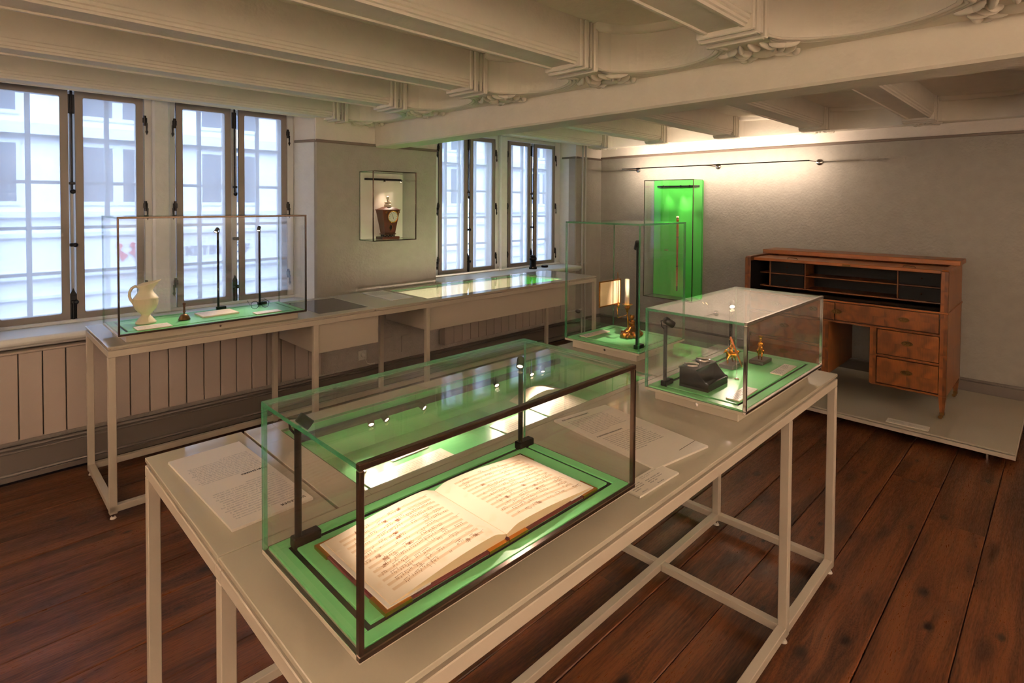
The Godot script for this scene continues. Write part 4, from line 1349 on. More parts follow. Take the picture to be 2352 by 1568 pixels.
# ------------------------------------------------------------------ exhibits
func music_texture(seed_n: int, mirror: bool) -> ImageTexture:
	var w := 640
	var h := 560
	var img := Image.create(w, h, false, Image.FORMAT_RGB8)
	var paper := Color(0.955, 0.90, 0.81)
	img.fill(paper)
	var r := RandomNumberGenerator.new()
	r.seed = seed_n
	var n := FastNoiseLite.new()
	n.seed = seed_n
	n.frequency = 0.008
	for y in h:
		for x in w:
			var t := n.get_noise_2d(x, y)
			if t > 0.25:
				img.set_pixel(x, y, paper.lerp(Color(0.90, 0.78, 0.60), (t - 0.25) * 0.8))
	var band := Color(0.90, 0.80, 0.67)
	var ink := Color(0.48, 0.32, 0.21)
	var x0 := 50 if not mirror else 90
	var x1 := w - 95 if not mirror else w - 50
	for i in 13:
		var y := 48 + i * 37
		img.fill_rect(Rect2i(x0, y, x1 - x0, 15), band)
		for q in 5:
			img.fill_rect(Rect2i(x0, y + q * 3 + q, x1 - x0, 1), Color(0.82, 0.70, 0.56))
		var x := x0 + r.randi_range(0, 60)
		while x < x1 - 20:
			if r.randf() < 0.55:
				var notes := r.randi_range(1, 5)
				var yy := y + r.randi_range(-4, 12)
				var bx := x
				for k in notes:
					yy += r.randi_range(-4, 4)
					var up := r.randf() < 0.6
					img.fill_rect(Rect2i(x, yy, 4, 3), ink)
					img.fill_rect(Rect2i(x + (3 if up else 0), yy - 12 if up else yy, 1, 12), ink)
					x += r.randi_range(6, 13)
				if notes > 2:
					scratch(img, Vector2(bx, yy - 12), Vector2(x - 6, yy - 14 + r.randi_range(-3, 3)), ink, 2)
			else:
				x += r.randi_range(10, 46)
			if r.randf() < 0.10:
				scratch(img, Vector2(x, y - 8), Vector2(x + 3, y + 26), ink, 1)
			if r.randf() < 0.05:
				for k in 22:
					scratch(img, Vector2(x + r.randi_range(-14, 14), y + r.randi_range(-5, 20)), Vector2(x + r.randi_range(-14, 14), y + r.randi_range(-5, 20)), Color(0.42, 0.22, 0.12), 1)
			if r.randf() < 0.12:
				var pv := Vector2(x, y - 6)
				for k in 10:
					var nv := pv + Vector2(6, sin(k * 0.7) * 3.0)
					scratch(img, pv, nv, ink, 1)
					pv = nv
	return ImageTexture.create_from_image(img)

func scratch(img: Image, a: Vector2, b: Vector2, c: Color, wd: int) -> void:
	var n := int(a.distance_to(b)) + 1
	for i in n + 1:
		var p := a.lerp(b, float(i) / n)
		if p.x > 2 and p.y > 2 and p.x < img.get_width() - 4 and p.y < img.get_height() - 4:
			img.fill_rect(Rect2i(int(p.x), int(p.y), wd, wd), c)

func page_block(parent: Node, xa: float, xb: float, za: float, zb: float, y0: float, ys: Array, tex: Texture2D, side: Material) -> void:
	var am := ArrayMesh.new()
	var st := SurfaceTool.new()
	st.begin(Mesh.PRIMITIVE_TRIANGLES)
	var n := ys.size() - 1
	var cx := (xa + xb) / 2
	var cz := (za + zb) / 2
	for i in n + 1:
		var t := float(i) / n
		for k in 2:
			st.set_uv(Vector2(t, k))
			st.add_vertex(Vector3(lerpf(xa, xb, t) - cx, ys[i] - y0, (za if k == 0 else zb) - cz))
	for i in n:
		var p := i * 2
		for q in [p, p + 2, p + 1, p + 2, p + 3, p + 1]:
			st.add_index(q)
	st.generate_normals()
	st.commit(am)
	var s2 := SurfaceTool.new()
	s2.begin(Mesh.PRIMITIVE_TRIANGLES)
	s2.set_smooth_group(-1)
	for i in n:
		var ta := lerpf(xa, xb, float(i) / n) - cx
		var tb := lerpf(xa, xb, float(i + 1) / n) - cx
		for z in [za, zb]:
			quad(s2, Vector3(ta, 0, z - cz), Vector3(tb, 0, z - cz), Vector3(tb, ys[i + 1] - y0, z - cz), Vector3(ta, ys[i] - y0, z - cz), Vector3(0, 0, z - cz))
	quad(s2, Vector3(xa - cx, 0, za - cz), Vector3(xa - cx, 0, zb - cz), Vector3(xa - cx, ys[0] - y0, zb - cz), Vector3(xa - cx, ys[0] - y0, za - cz), Vector3.LEFT)
	quad(s2, Vector3(xb - cx, 0, za - cz), Vector3(xb - cx, 0, zb - cz), Vector3(xb - cx, ys[n] - y0, zb - cz), Vector3(xb - cx, ys[n] - y0, za - cz), Vector3.RIGHT)
	s2.generate_normals()
	s2.commit(am)
	var pm := mat(Color(1, 1, 1), 0.85, 0.0, 0.2)
	pm.albedo_texture = tex
	am.surface_set_material(0, pm)
	am.surface_set_material(1, side)
	part(parent, "page_block", am, null, Vector3(cx, y0, cz))

func build_exhibits() -> void:
	build_book()
	build_plates()
	build_tray_documents()
	build_pitcher_case()
	build_inkstand_case()
	build_candle_case()
	build_clock_and_cane()

func build_book() -> void:
	var y := 0.957
	var t := thing("music_manuscript", "open music manuscript with brown staves, maroon cover and gilt corners", "book", Vector3(0.793, y, -0.93))
	for q in [[0.503, 0.790], [0.796, 1.090]]:
		box(t, "cover", Vector3(q[0], y, -1.056), Vector3(q[1], y + 0.005, -0.798), M.maroon, 0.0015)
		for cx in [q[0], q[1]]:
			for cz in [-1.056, -0.798]:
				var sx := 1.0 if cx == q[0] else -1.0
				var sz := 1.0 if cz < -1.0 else -1.0
				var poly := PackedVector2Array([Vector2(-0.002 * sx, -0.002 * sz), Vector2(0.052 * sx, -0.002 * sz), Vector2(0.052 * sx, 0.010 * sz), Vector2(0.010 * sx, 0.050 * sz), Vector2(-0.002 * sx, 0.050 * sz)])
				part(t, "gilt_corner", prism_mesh(poly, 0, 0.0066), M.gold, Vector3(cx, y - 0.0006, cz))
	rod(t, "spine", Vector3(0.793, y + 0.004, -1.054), Vector3(0.793, y + 0.004, -0.800), 0.005, M.maroon, -1.0, 10)
	var yl := []
	var yr := []
	for i in 25:
		var u := i / 24.0
		yl.append(y + 0.009 + 0.017 * pow(sin(minf(u * 1.05, 1.0) * PI * 0.60), 1.3) * (1.0 if u < 0.9 else 1.0 - (u - 0.9) * 6.5))
		var v := 1.0 - u
		yr.append(y + 0.009 + 0.015 * pow(sin(minf(v * 1.05, 1.0) * PI * 0.60), 1.3) * (1.0 if v < 0.9 else 1.0 - (v - 0.9) * 6.5))
	page_block(t, 0.517, 0.792, -1.049, -0.806, y + 0.005, yl, music_texture(3, false), M.paper_old)
	page_block(t, 0.794, 1.079, -1.049, -0.806, y + 0.005, yr, music_texture(8, true), M.paper_old)
	box(t, "end_paper", Vector3(0.509, y + 0.005, -1.051), Vector3(0.60, y + 0.0075, -0.803), M.paper_white, 0.0005)
	box(t, "end_paper", Vector3(1.0, y + 0.005, -1.051), Vector3(1.085, y + 0.0075, -0.803), M.paper_white, 0.0005)

func build_plates() -> void:
	var top := 0.8985
	# German and English text plate, read from the window side
	var m1 := print_mat(384, 880, [[0.075, 0.44, 15, 0.06, 0.92], [0.55, 0.83, 13, 0.06, 0.92]], 4, Color(0.90, 0.87, 0.82), Color(0.30, 0.30, 0.32))
	var b1 := Basis(Vector3.UP, PI + 0.03)
	var p1 := card(self, "text_plate", 0.195, 0.478, 0.006, m1, M.label_plate, Vector3(0.527, top + 0.003, -1.575), b1)
	p1.set_meta("label", "white text plate headed VERLEGER on the bare end of the middle table")
	p1.set_meta("category", "text plate")
	lettering(p1, "heading", "VERLEGER", 0.010, M.ink, Vector3(0.527, top + 0.0062, -1.575) + b1 * Vector3(-0.087, 0, -0.217), b1 * Basis(Vector3.RIGHT, -PI / 2), 0.0004, true, 0.062)
	lettering(p1, "heading", "PUBLISHERS", 0.010, M.ink, Vector3(0.527, top + 0.0062, -1.575) + b1 * Vector3(-0.087, 0, 0.012), b1 * Basis(Vector3.RIGHT, -PI / 2), 0.0004, true, 0.070)
	# the manuscript's text plate, read from the near side
	var m2 := print_mat(448, 768, [[0.10, 0.38, 12, 0.10, 0.80], [0.47, 0.75, 12, 0.10, 0.80]], 7, Color(0.90, 0.87, 0.82), Color(0.22, 0.21, 0.21))
	var b2 := Basis(Vector3.UP, -0.14)
	var c2 := Vector3(1.545, top + 0.003, -1.012)
	var p2 := card(self, "text_plate", 0.252, 0.435, 0.006, m2, M.label_plate, c2, b2)
	p2.set_meta("label", "white text plate headed A WORKING MANUSCRIPT beside the music manuscript case")
	p2.set_meta("category", "text plate")
	lettering(p2, "heading", "EIN ARBEITSMANUSKRIPT", 0.010, M.ink, c2 + Vector3(0, 0.0032, 0) + b2 * Vector3(-0.108, 0, -0.195), b2 * Basis(Vector3.RIGHT, -PI / 2), 0.0004, true, 0.125)
	lettering(p2, "heading", "A WORKING MANUSCRIPT", 0.010, M.ink, c2 + Vector3(0, 0.0032, 0) + b2 * Vector3(-0.108, 0, -0.030), b2 * Basis(Vector3.RIGHT, -PI / 2), 0.0004, true, 0.120)
	box(p2, "ruled_line", c2 + Vector3(0.0, 0.003, 0.186), c2 + Vector3(0.10, 0.0036, 0.187), M.ink, 0.0)
	var m3 := print_mat(384, 192, [[0.10, 0.30, 2, 0.42, 0.86], [0.40, 0.75, 3, 0.42, 0.80], [0.28, 0.75, 4, 0.06, 0.36], [0.84, 0.97, 1, 0.12, 0.40], [0.84, 0.97, 1, 0.5, 0.9]], 12, Color(0.91, 0.88, 0.83), Color(0.22, 0.21, 0.21))
	var p3 := card(self, "label_card", 0.19, 0.064, 0.005, m3, M.label_plate, Vector3(1.325, top + 0.0025, -0.793), Basis(Vector3.UP, -0.03))
	p3.set_meta("label", "small white label card partly under the manuscript case")
	p3.set_meta("category", "label card")
	# plates on the window table
	var m4 := print_mat(320, 512, [[0.06, 0.46, 16, 0.08, 0.92], [0.54, 0.94, 16, 0.08, 0.92]], 15, Color(0.88, 0.86, 0.82), Color(0.42, 0.41, 0.40))
	var p4 := card(self, "text_plate", 0.20, 0.47, 0.005, m4, M.label_plate, Vector3(2.455, 0.9035, -3.88), Basis(Vector3.UP, -0.02))
	p4.set_meta("label", "pale text plate with two columns beside the long green lid")
	p4.set_meta("category", "text plate")

func build_tray_documents() -> void:
	var y := 0.7355
	var pm := print_mat(320, 256, [[0.10, 0.92, 12, 0.06, 0.94]], 21, Color(0.95, 0.91, 0.83), Color(0.62, 0.50, 0.40))
	var lm := print_mat(256, 96, [[0.15, 0.85, 5, 0.05, 0.45], [0.15, 0.7, 4, 0.52, 0.95]], 22, Color(0.94, 0.92, 0.88), Color(0.3, 0.29, 0.28))
	var list := [
		["sheet_of_paper", "long pale sheet at the left end of the sunken tray", 0.34, 0.15, 1.10, -1.56, 0.03, pm],
		["sheet_of_paper", "square pale sheet in the middle of the sunken tray", 0.24, 0.20, 1.66, -1.57, 0.05, pm],
		["sheet_of_paper", "broad letter sheet at the right end of the sunken tray", 0.27, 0.24, 1.93, -1.60, -0.04, pm],
		["label_card", "white label card lying left of the square sheet in the sunken tray", 0.17, 0.055, 1.36, -1.52, 0.04, lm],
		["label_card", "white label card lying behind the long sheet in the sunken tray", 0.16, 0.050, 1.16, -1.70, 0.04, lm],
	]
	for q in list:
		var c := card(self, q[0], q[2], q[3], 0.003, q[7], M.paper, Vector3(q[4], y + 0.0015, q[5]), Basis(Vector3.UP, q[6]))
		c.set_meta("label", q[1])
		c.set_meta("category", "document" if q[0] == "sheet_of_paper" else "label card")
	# an open notebook with a raised page
	var nb := thing("notebook", "open notebook with a curved page at the back of the sunken tray", "book", Vector3(1.95, y, -1.77))
	var ys := []
	for i in 17:
		ys.append(y + 0.004 + 0.03 * sin(PI * i / 16.0))
	page_block(nb, 1.80, 2.10, -1.815, -1.735, y, ys, music_texture(14, false), M.paper)
	# lid pin: a small chrome knob on a stem
	var k := thing("lens_stand", "small chrome magnifier on a thin stem in the sunken tray", "stand", Vector3(0.865, y, -1.56))
	rod(k, "stem", Vector3(0.865, y, -1.50), Vector3(0.865, y + 0.085, -1.50), 0.0015, M.chrome, -1.0, 8)
	rod(k, "foot", Vector3(0.865, y, -1.50), Vector3(0.865, y + 0.003, -1.50), 0.012, M.chrome, -1.0, 14)
	lathe(k, "knob", [Vector2(0.001, 0), Vector2(0.006, 0.001), Vector2(0.007, 0.008), Vector2(0.010, 0.010), Vector2(0.010, 0.014), Vector2(0.001, 0.014)], M.chrome, Vector3(0.865, y + 0.085, -1.50), 14)

func build_pitcher_case() -> void:
	var y := 0.957
	# pitcher: fluted belly, flared lip with spout, scrolled handle
	var at := Vector3(0.762, y, -3.712)
	var t := thing("pitcher", "cream ceramic pitcher with fluted belly and tall spout", "pitcher", at)
	var prof := [Vector2(0.001, 0.0), Vector2(0.050, 0.0), Vector2(0.052, 0.006), Vector2(0.047, 0.013), Vector2(0.044, 0.018), Vector2(0.034, 0.030), Vector2(0.024, 0.043), Vector2(0.022, 0.050), Vector2(0.027, 0.056), Vector2(0.038, 0.066), Vector2(0.052, 0.083), Vector2(0.060, 0.103), Vector2(0.063, 0.122), Vector2(0.062, 0.138), Vector2(0.063, 0.141), Vector2(0.058, 0.148), Vector2(0.050, 0.160), Vector2(0.041, 0.172), Vector2(0.035, 0.185), Vector2(0.034, 0.198), Vector2(0.037, 0.210), Vector2(0.042, 0.220), Vector2(0.043, 0.226), Vector2(0.040, 0.226), Vector2(0.033, 0.206), Vector2(0.031, 0.190)]
	var st := SurfaceTool.new()
	st.begin(Mesh.PRIMITIVE_TRIANGLES)
	var seg := 96
	for i in prof.size():
		for j in seg + 1:
			var a := TAU * j / seg
			var r: float = prof[i].x
			var yy: float = prof[i].y
			if (yy > 0.057 and yy < 0.139 and i < 20) or (yy > 0.012 and yy < 0.032 and i < 8):
				r *= 1.0 - 0.035 * (0.5 + 0.5 * cos(a * 32.0))
			var p := Vector3(cos(a) * r, yy, sin(a) * r)
			if yy > 0.185:
				var lift := clampf((yy - 0.185) / 0.04, 0, 1)
				var c := cos(a)
				if c > 0:
					p.x += 0.034 * pow(c, 3.0) * lift
					p.z *= 1.0 - 0.45 * pow(c, 2.0) * lift
					p.y += 0.016 * pow(c, 2.0) * lift
				else:
					p.y -= 0.012 * lift * absf(c)
			st.set_uv(Vector2(float(j) / seg, float(i) / prof.size()))
			st.add_vertex(p)
	for i in prof.size() - 1:
		for j in seg:
			var p := i * (seg + 1) + j
			for q in [p, p + seg + 1, p + 1, p + 1, p + seg + 1, p + seg + 2]:
				st.add_index(q)
	st.generate_normals()
	part(t, "body", st.commit(), M.ceramic, at)
	tube(t, "handle", [at + Vector3(-0.036, 0.208, 0), at + Vector3(-0.050, 0.214, 0), at + Vector3(-0.066, 0.204, 0), at + Vector3(-0.076, 0.184, 0), at + Vector3(-0.078, 0.162, 0), at + Vector3(-0.072, 0.142, 0), at + Vector3(-0.060, 0.122, 0), at + Vector3(-0.050, 0.104, 0.0), at + Vector3(-0.046, 0.090, 0)], [0.007, 0.008, 0.008, 0.0075, 0.0075, 0.0075, 0.008, 0.009, 0.006], M.ceramic, 12)
	# bell
	var b := Vector3(0.942, y, -3.655)
	var bt := thing("table_bell", "small dark brass hand bell with turned handle", "bell", b)
	lathe(bt, "bell_dome", [Vector2(0.001, 0.036), Vector2(0.010, 0.035), Vector2(0.019, 0.030), Vector2(0.026, 0.020), Vector2(0.029, 0.010), Vector2(0.032, 0.004), Vector2(0.031, 0.002), Vector2(0.028, 0.003)], M.brass_dark, b, 28)
	lathe(bt, "handle", [Vector2(0.007, 0.034), Vector2(0.005, 0.042), Vector2(0.008, 0.048), Vector2(0.006, 0.056), Vector2(0.0055, 0.072), Vector2(0.0075, 0.080), Vector2(0.005, 0.084), Vector2(0.009, 0.090), Vector2(0.010, 0.096), Vector2(0.007, 0.101), Vector2(0.001, 0.103)], M.mahogany, b, 20)
	lathe(bt, "clapper_foot", [Vector2(0.001, 0), Vector2(0.010, 0), Vector2(0.010, 0.004), Vector2(0.001, 0.008)], M.brass_dark, b, 14)
	# spectacles standing on their rims
	var s := thing("spectacles", "round wire spectacles with dark thin rims", "spectacles", Vector3(1.40, y, -3.725))
	for q in [[1.366, -3.722], [1.436, -3.733]]:
		var ring := []
		for i in 25:
			var a := TAU * i / 24.0
			ring.append(Vector3(q[0] + cos(a) * 0.0235, y + 0.0250 + sin(a) * 0.0235, q[1] + sin(a) * -0.006))
		tube(s, "rim", ring, 0.0014, M.black, 6)
	tube(s, "bridge", [Vector3(1.388, y + 0.030, -3.727), Vector3(1.401, y + 0.040, -3.730), Vector3(1.413, y + 0.030, -3.731)], 0.0014, M.black, 6)
	tube(s, "temple", [Vector3(1.343, y + 0.028, -3.722), Vector3(1.335, y + 0.030, -3.726), Vector3(1.350, y + 0.046, -3.80), Vector3(1.362, y + 0.030, -3.84)], 0.0012, M.black, 6)
	tube(s, "temple", [Vector3(1.459, y + 0.028, -3.733), Vector3(1.468, y + 0.030, -3.737), Vector3(1.458, y + 0.046, -3.80), Vector3(1.444, y + 0.030, -3.84)], 0.0012, M.black, 6)
	# papers and label cards
	var lm := print_mat(256, 128, [[0.2, 0.85, 5, 0.06, 0.47], [0.2, 0.7, 4, 0.53, 0.95]], 31, Color(0.94, 0.90, 0.84), Color(0.45, 0.42, 0.40))
	var hm := print_mat(256, 200, [[0.12, 0.9, 9, 0.08, 0.92]], 33, Color(0.95, 0.88, 0.76), Color(0.66, 0.55, 0.42))
	for q in [["label_card", "white label card in front of the cream pitcher", 0.165, 0.108, 0.765, -3.566, 0.02, lm, "label card"], ["letter", "folded cream letter between the bell and the spectacles", 0.205, 0.16, 1.138, -3.718, 0.03, hm, "letter"], ["label_card", "white label card in front of the round spectacles", 0.155, 0.072, 1.383, -3.560, 0.02, lm, "label card"]]:
		var c := card(self, q[0], q[2], q[3], 0.004 if q[0] == "label_card" else 0.008, q[7], M.paper, Vector3(q[4], y + (0.002 if q[0] == "label_card" else 0.004), q[5]), Basis(Vector3.UP, q[6]))
		c.set_meta("label", q[1])
		c.set_meta("category", q[8])

func rider(called: String, label: String, at: Vector3, turn: float, seed_n: int) -> void:
	var t := thing(called, label, "figurine", at, "gilt rider figurines")
	box(t, "stone_base", at + Vector3(-0.052, 0, -0.030), at + Vector3(0.052, 0.016, 0.030), M.stone_grey, 0.002)
	var r := RandomNumberGenerator.new()
	r.seed = seed_n
	var y := 0.016
	var caps := []
	var V := func(a, b, c): return Vector3(a, b + y, c)
	# horse looking along -x
	caps.append([V.call(0.016, 0.034, 0), V.call(-0.012, 0.034, 0), 0.0105, 0.0100])
	caps.append([V.call(-0.014, 0.037, 0), V.call(-0.026, 0.052, 0), 0.0075, 0.0050])
	caps.append([V.call(-0.026, 0.054, 0), V.call(-0.036, 0.046, 0), 0.0048, 0.0030])
	for sg in [-1.0, 1.0]:
		caps.append([V.call(-0.014, 0.030, 0.006 * sg), V.call(-0.020 - 0.004 * sg, 0.016, 0.006 * sg), 0.0050, 0.0032])
		caps.append([V.call(-0.020 - 0.004 * sg, 0.016, 0.006 * sg), V.call(-0.016 - 0.006 * sg, 0.001, 0.006 * sg), 0.0030, 0.0026])
		caps.append([V.call(0.016, 0.030, 0.006 * sg), V.call(0.013 + 0.004 * sg, 0.018, 0.006 * sg), 0.0060, 0.0036])
		caps.append([V.call(0.013 + 0.004 * sg, 0.018, 0.006 * sg), V.call(0.019 + 0.004 * sg, 0.001, 0.006 * sg), 0.0032, 0.0026])
		caps.append([V.call(-0.001, 0.050, 0.004 * sg), V.call(-0.006, 0.038, 0.012 * sg), 0.0046, 0.0038])
		caps.append([V.call(-0.006, 0.038, 0.012 * sg), V.call(-0.002, 0.025, 0.012 * sg), 0.0036, 0.0028])
		caps.append([V.call(0.0, 0.068, 0.007 * sg), V.call(-0.004, 0.060, 0.010 * sg), 0.0034, 0.0028])
		caps.append([V.call(-0.004, 0.060, 0.010 * sg), V.call(-0.014, 0.058, 0.005 * sg), 0.0027, 0.0022])
	caps.append([V.call(0.026, 0.040, 0), V.call(0.036, 0.046, 0.0), 0.0042, 0.0042])
	caps.append([V.call(0.036, 0.046, 0), V.call(0.035, 0.030, 0.0), 0.0040, 0.0022])
	# rider
	caps.append([V.call(0.001, 0.048, 0), V.call(0.001, 0.068, 0), 0.0070, 0.0075])
	caps.append([V.call(0.0, 0.076, 0), V.call(0.0, 0.081, 0), 0.0030, 0.0056])
	var m := body_mesh(caps, 0.0019, 0.0009)
	var b := Basis(Vector3.UP, turn)
	part(t, "horse_and_rider", m, M.gold, at, b)
	part(t, "plumed_hat", lathe_mesh([Vector2(0.001, 0.003), Vector2(0.006, 0.002), Vector2(0.005, 0.006), Vector2(0.004, 0.010), Vector2(0.010, 0.016), Vector2(0.011, 0.018), Vector2(0.001, 0.020)], 16), M.gold, at + Vector3(0, 0.016 + 0.083, 0), b)

func build_inkstand_case() -> void:
	var y := 0.957
	var xa := 1.952
	var xb := 2.118
	var t := thing("inkstand", "black lacquered inkstand with two round silver pots and a sloping open tray", "inkstand", Vector3(2.035, y, -0.985))
	# end walls with a swept outline (z, y)
	var out := PackedVector2Array()
	for p in [Vector2(-1.046, 0.0), Vector2(-0.932, 0.0), Vector2(-0.930, 0.026), Vector2(-0.936, 0.031), Vector2(-0.944, 0.033), Vector2(-0.962, 0.050), Vector2(-0.976, 0.066), Vector2(-0.982, 0.072), Vector2(-1.046, 0.072)]:
		out.append(Vector2(p.x + 0.985, p.y))
	for x in [xa + 0.003, xb - 0.003]:
		# plate lies in (z, y): plan (x', z') -> (z, y), depth along x
		part(t, "end_wall", plate_mesh(out, 0.006), M.black_gloss, Vector3(x, y, -0.985), Basis(Vector3(0, 0, 1), Vector3(1, 0, 0), Vector3(0, 1, 0)))
	box(t, "body", Vector3(xa + 0.006, y, -1.046), Vector3(xb - 0.006, y + 0.070, -0.985), M.black_gloss, 0.002)
	box(t, "tray_bottom", Vector3(xa + 0.006, y, -0.985), Vector3(xb - 0.006, y + 0.006, -0.935), M.black_gloss, 0.001)
	box(t, "front_lip", Vector3(xa + 0.006, y, -0.937), Vector3(xb - 0.006, y + 0.028, -0.931), M.black_gloss, 0.002)
	box(t, "top_board", Vector3(xa - 0.003, y + 0.0705, -1.050), Vector3(xb + 0.003, y + 0.0755, -0.978), M.black_gloss, 0.0015)
	for q in [[1.986, -1.014], [2.079, -1.014]]:
		lathe(t, "silver_pot", [Vector2(0.001, 0.013), Vector2(0.004, 0.0135), Vector2(0.010, 0.0125), Vector2(0.016, 0.0130), Vector2(0.0215, 0.0110), Vector2(0.0255, 0.0115), Vector2(0.0275, 0.009), Vector2(0.0265, 0.004), Vector2(0.0285, 0.0), Vector2(0.001, 0.0)], M.silver, Vector3(q[0], y + 0.0757, q[1]), 28)
	rider("rider_figurine", "small gilt rider on a grey stone base behind the leaning pen", Vector3(2.345, y, -1.018), -0.5, 3)
	rider("rider_figurine", "small gilt rider in tall hat on a grey stone base near the label card", Vector3(2.500, y, -0.955), 0.35, 4)
	# leaning pen on a wire stand
	var p := thing("pen", "thin reddish brown pen leaning in a wire stand", "pen", Vector3(2.20, y, -0.94))
	tube(p, "shaft", [Vector3(2.283, 0.982, -0.945), Vector3(2.262, 1.02, -0.949), Vector3(2.204, 1.116, -0.960)], [0.0022, 0.0034, 0.0040], M.cane, 10)
	rod(p, "wire_stand", Vector3(2.190, y, -0.926), Vector3(2.243, 1.048, -0.952), 0.0011, M.chrome, -1.0, 6)
	rod(p, "wire_foot", Vector3(2.190, y, -0.926), Vector3(2.190, y + 0.002, -0.926), 0.009, M.chrome, -1.0, 12)
	var lm := print_mat(256, 80, [[0.15, 0.85, 5, 0.06, 0.46], [0.15, 0.7, 4, 0.52, 0.95]], 41, Color(0.94, 0.91, 0.87), Color(0.3, 0.28, 0.27))
	for q in [["white label card in front of the black inkstand", 2.03, -0.838, 0.03], ["white label card in front of the gilt riders", 2.452, -0.841, 0.02]]:
		var c := card(self, "label_card", 0.176, 0.048, 0.004, lm, M.paper, Vector3(q[1], y + 0.002, q[2]), Basis(Vector3.UP, q[3]))
		c.set_meta("label", q[0])
		c.set_meta("category", "label card")

func build_candle_case() -> void:
	var y := 0.957
	var z := -1.615
	var t := thing("candlestick", "gilt candlestick with seated cherub, white candle and small shade screen", "candlestick", Vector3(2.49, y, z))
	# rocky base
	var rk := []
	var r := RandomNumberGenerator.new()
	r.seed = 12
	for i in 16:
		var a := TAU * i / 16.0
		var p := Vector3(2.50 + cos(a) * 0.068, y + 0.008, z + sin(a) * 0.040)
		rk.append([p, p + Vector3(r.randf_range(-0.012, 0.012), r.randf_range(0.002, 0.016), r.randf_range(-0.01, 0.01)), 0.011, 0.008])
	rk.append([Vector3(2.455, y + 0.012, z), Vector3(2.545, y + 0.012, z), 0.022, 0.022])
	rk.append([Vector3(2.475, y + 0.026, z), Vector3(2.52, y + 0.026, z), 0.016, 0.016])
	var off := Vector3(2.49, y, z)
	for c in rk:
		c[0] = c[0] - off
		c[1] = c[1] - off
		c[0].y = maxf(c[0].y, c[2] + 0.0005)
		c[1].y = maxf(c[1].y, c[3] + 0.0005)
	part(t, "rocky_base", body_mesh(rk, 0.0032, 0.0016), M.old_gold, off)
	# cherub sitting on the rock, looking along -x and holding the shaft
	var c := []
	var V := func(a, b, d): return Vector3(a, b, d)
	c.append([V.call(0.018, 0.046, 0), V.call(0.017, 0.072, 0), 0.0130, 0.0125])
	c.append([V.call(0.017, 0.072, 0), V.call(0.014, 0.080, 0), 0.0115, 0.0090])
	c.append([V.call(0.013, 0.088, 0), V.call(0.010, 0.098, 0), 0.0055, 0.0115])
	c.append([V.call(0.010, 0.098, 0), V.call(0.008, 0.103, 0), 0.0120, 0.0115])
	c.append([V.call(-0.002, 0.097, 0), V.call(-0.0035, 0.097, 0), 0.0020, 0.0016])
	for sg in [-1.0, 1.0]:
		c.append([V.call(0.015, 0.078, 0.012 * sg), V.call(-0.001, 0.070, 0.014 * sg), 0.0055, 0.0048])
		c.append([V.call(-0.001, 0.070, 0.014 * sg), V.call(-0.017, 0.072 + 0.006 * sg, 0.003 * sg), 0.0048, 0.0036])
		c.append([V.call(-0.017, 0.072 + 0.006 * sg, 0.003 * sg), V.call(-0.021, 0.073 + 0.006 * sg, 0.0), 0.0042, 0.0036])
		c.append([V.call(0.014, 0.046, 0.009 * sg), V.call(-0.018, 0.044 + 0.006 * sg, 0.011 * sg), 0.0095, 0.0070])
		c.append([V.call(-0.018, 0.044 + 0.006 * sg, 0.011 * sg), V.call(-0.044, 0.032, 0.010 * sg), 0.0068, 0.0045])
		c.append([V.call(-0.044, 0.032, 0.010 * sg), V.call(-0.055, 0.034, 0.010 * sg), 0.0048, 0.0034])
	for i in 14:
		var a := TAU * i / 14.0
		c.append([V.call(0.0115 + cos(a) * 0.0095, 0.104 + 0.006 * sin(i * 2.3), sin(a) * 0.0105), V.call(0.0118 + cos(a) * 0.0095, 0.105 + 0.006 * sin(i * 2.3), sin(a) * 0.0105), 0.0036, 0.0036])
	part(t, "cherub", body_mesh(c, 0.0021, 0.0010), M.old_gold, off)
	# shaft, cup, drip pan, candle
	var sx := 2.462
	rod(t, "shaft", Vector3(sx + 0.008, y + 0.035, z), Vector3(sx - 0.004, 1.095, z), 0.0046, M.gold, 0.0040, 12)
	var cu := Vector3(2.457, 1.090, z)
	lathe(t, "candle_cup", [Vector2(0.004, 0), Vector2(0.008, 0.004), Vector2(0.005, 0.008), Vector2(0.009, 0.012), Vector2(0.014, 0.020), Vector2(0.015, 0.032), Vector2(0.011, 0.034)], M.old_gold, cu, 24)
	lathe(t, "drip_pan", [Vector2(0.010, 0.030), Vector2(0.018, 0.034), Vector2(0.027, 0.040), Vector2(0.028, 0.042), Vector2(0.018, 0.038), Vector2(0.001, 0.037)], M.gold, cu, 28)
	lathe(t, "candle", [Vector2(0.001, 0.0), Vector2(0.0118, 0.0), Vector2(0.0116, 0.130), Vector2(0.0100, 0.134), Vector2(0.001, 0.134)], M.candle, cu + Vector3(-0.003, 0.038, 0), 20)
	# screen arm and screen
	tube(t, "screen_arm", [Vector3(sx - 0.002, 1.076, z), Vector3(2.376, 1.072, z), Vector3(2.372, 1.078, z), Vector3(2.366, 1.13, z)], 0.0026, M.gold, 8)
	rod(t, "screen_rod", Vector3(2.374, 1.125, z + 0.004), Vector3(2.362, 1.305, z + 0.004), 0.0020, M.gold, -1.0, 8)
	lathe(t, "screen_clamp", [Vector2(0.001, 0), Vector2(0.006, 0.002), Vector2(0.0075, 0.014), Vector2(0.004, 0.030), Vector2(0.001, 0.034)], M.gold, Vector3(2.371, 1.122, z + 0.004), 14)
	var sc := Vector3(2.312, 1.205, z - 0.006)
	var scr := box(t, "screen_paper", sc + Vector3(-0.088, -0.060, -0.0008), sc + Vector3(0.088, 0.060, 0.0008), M.paper_old, 0.0)
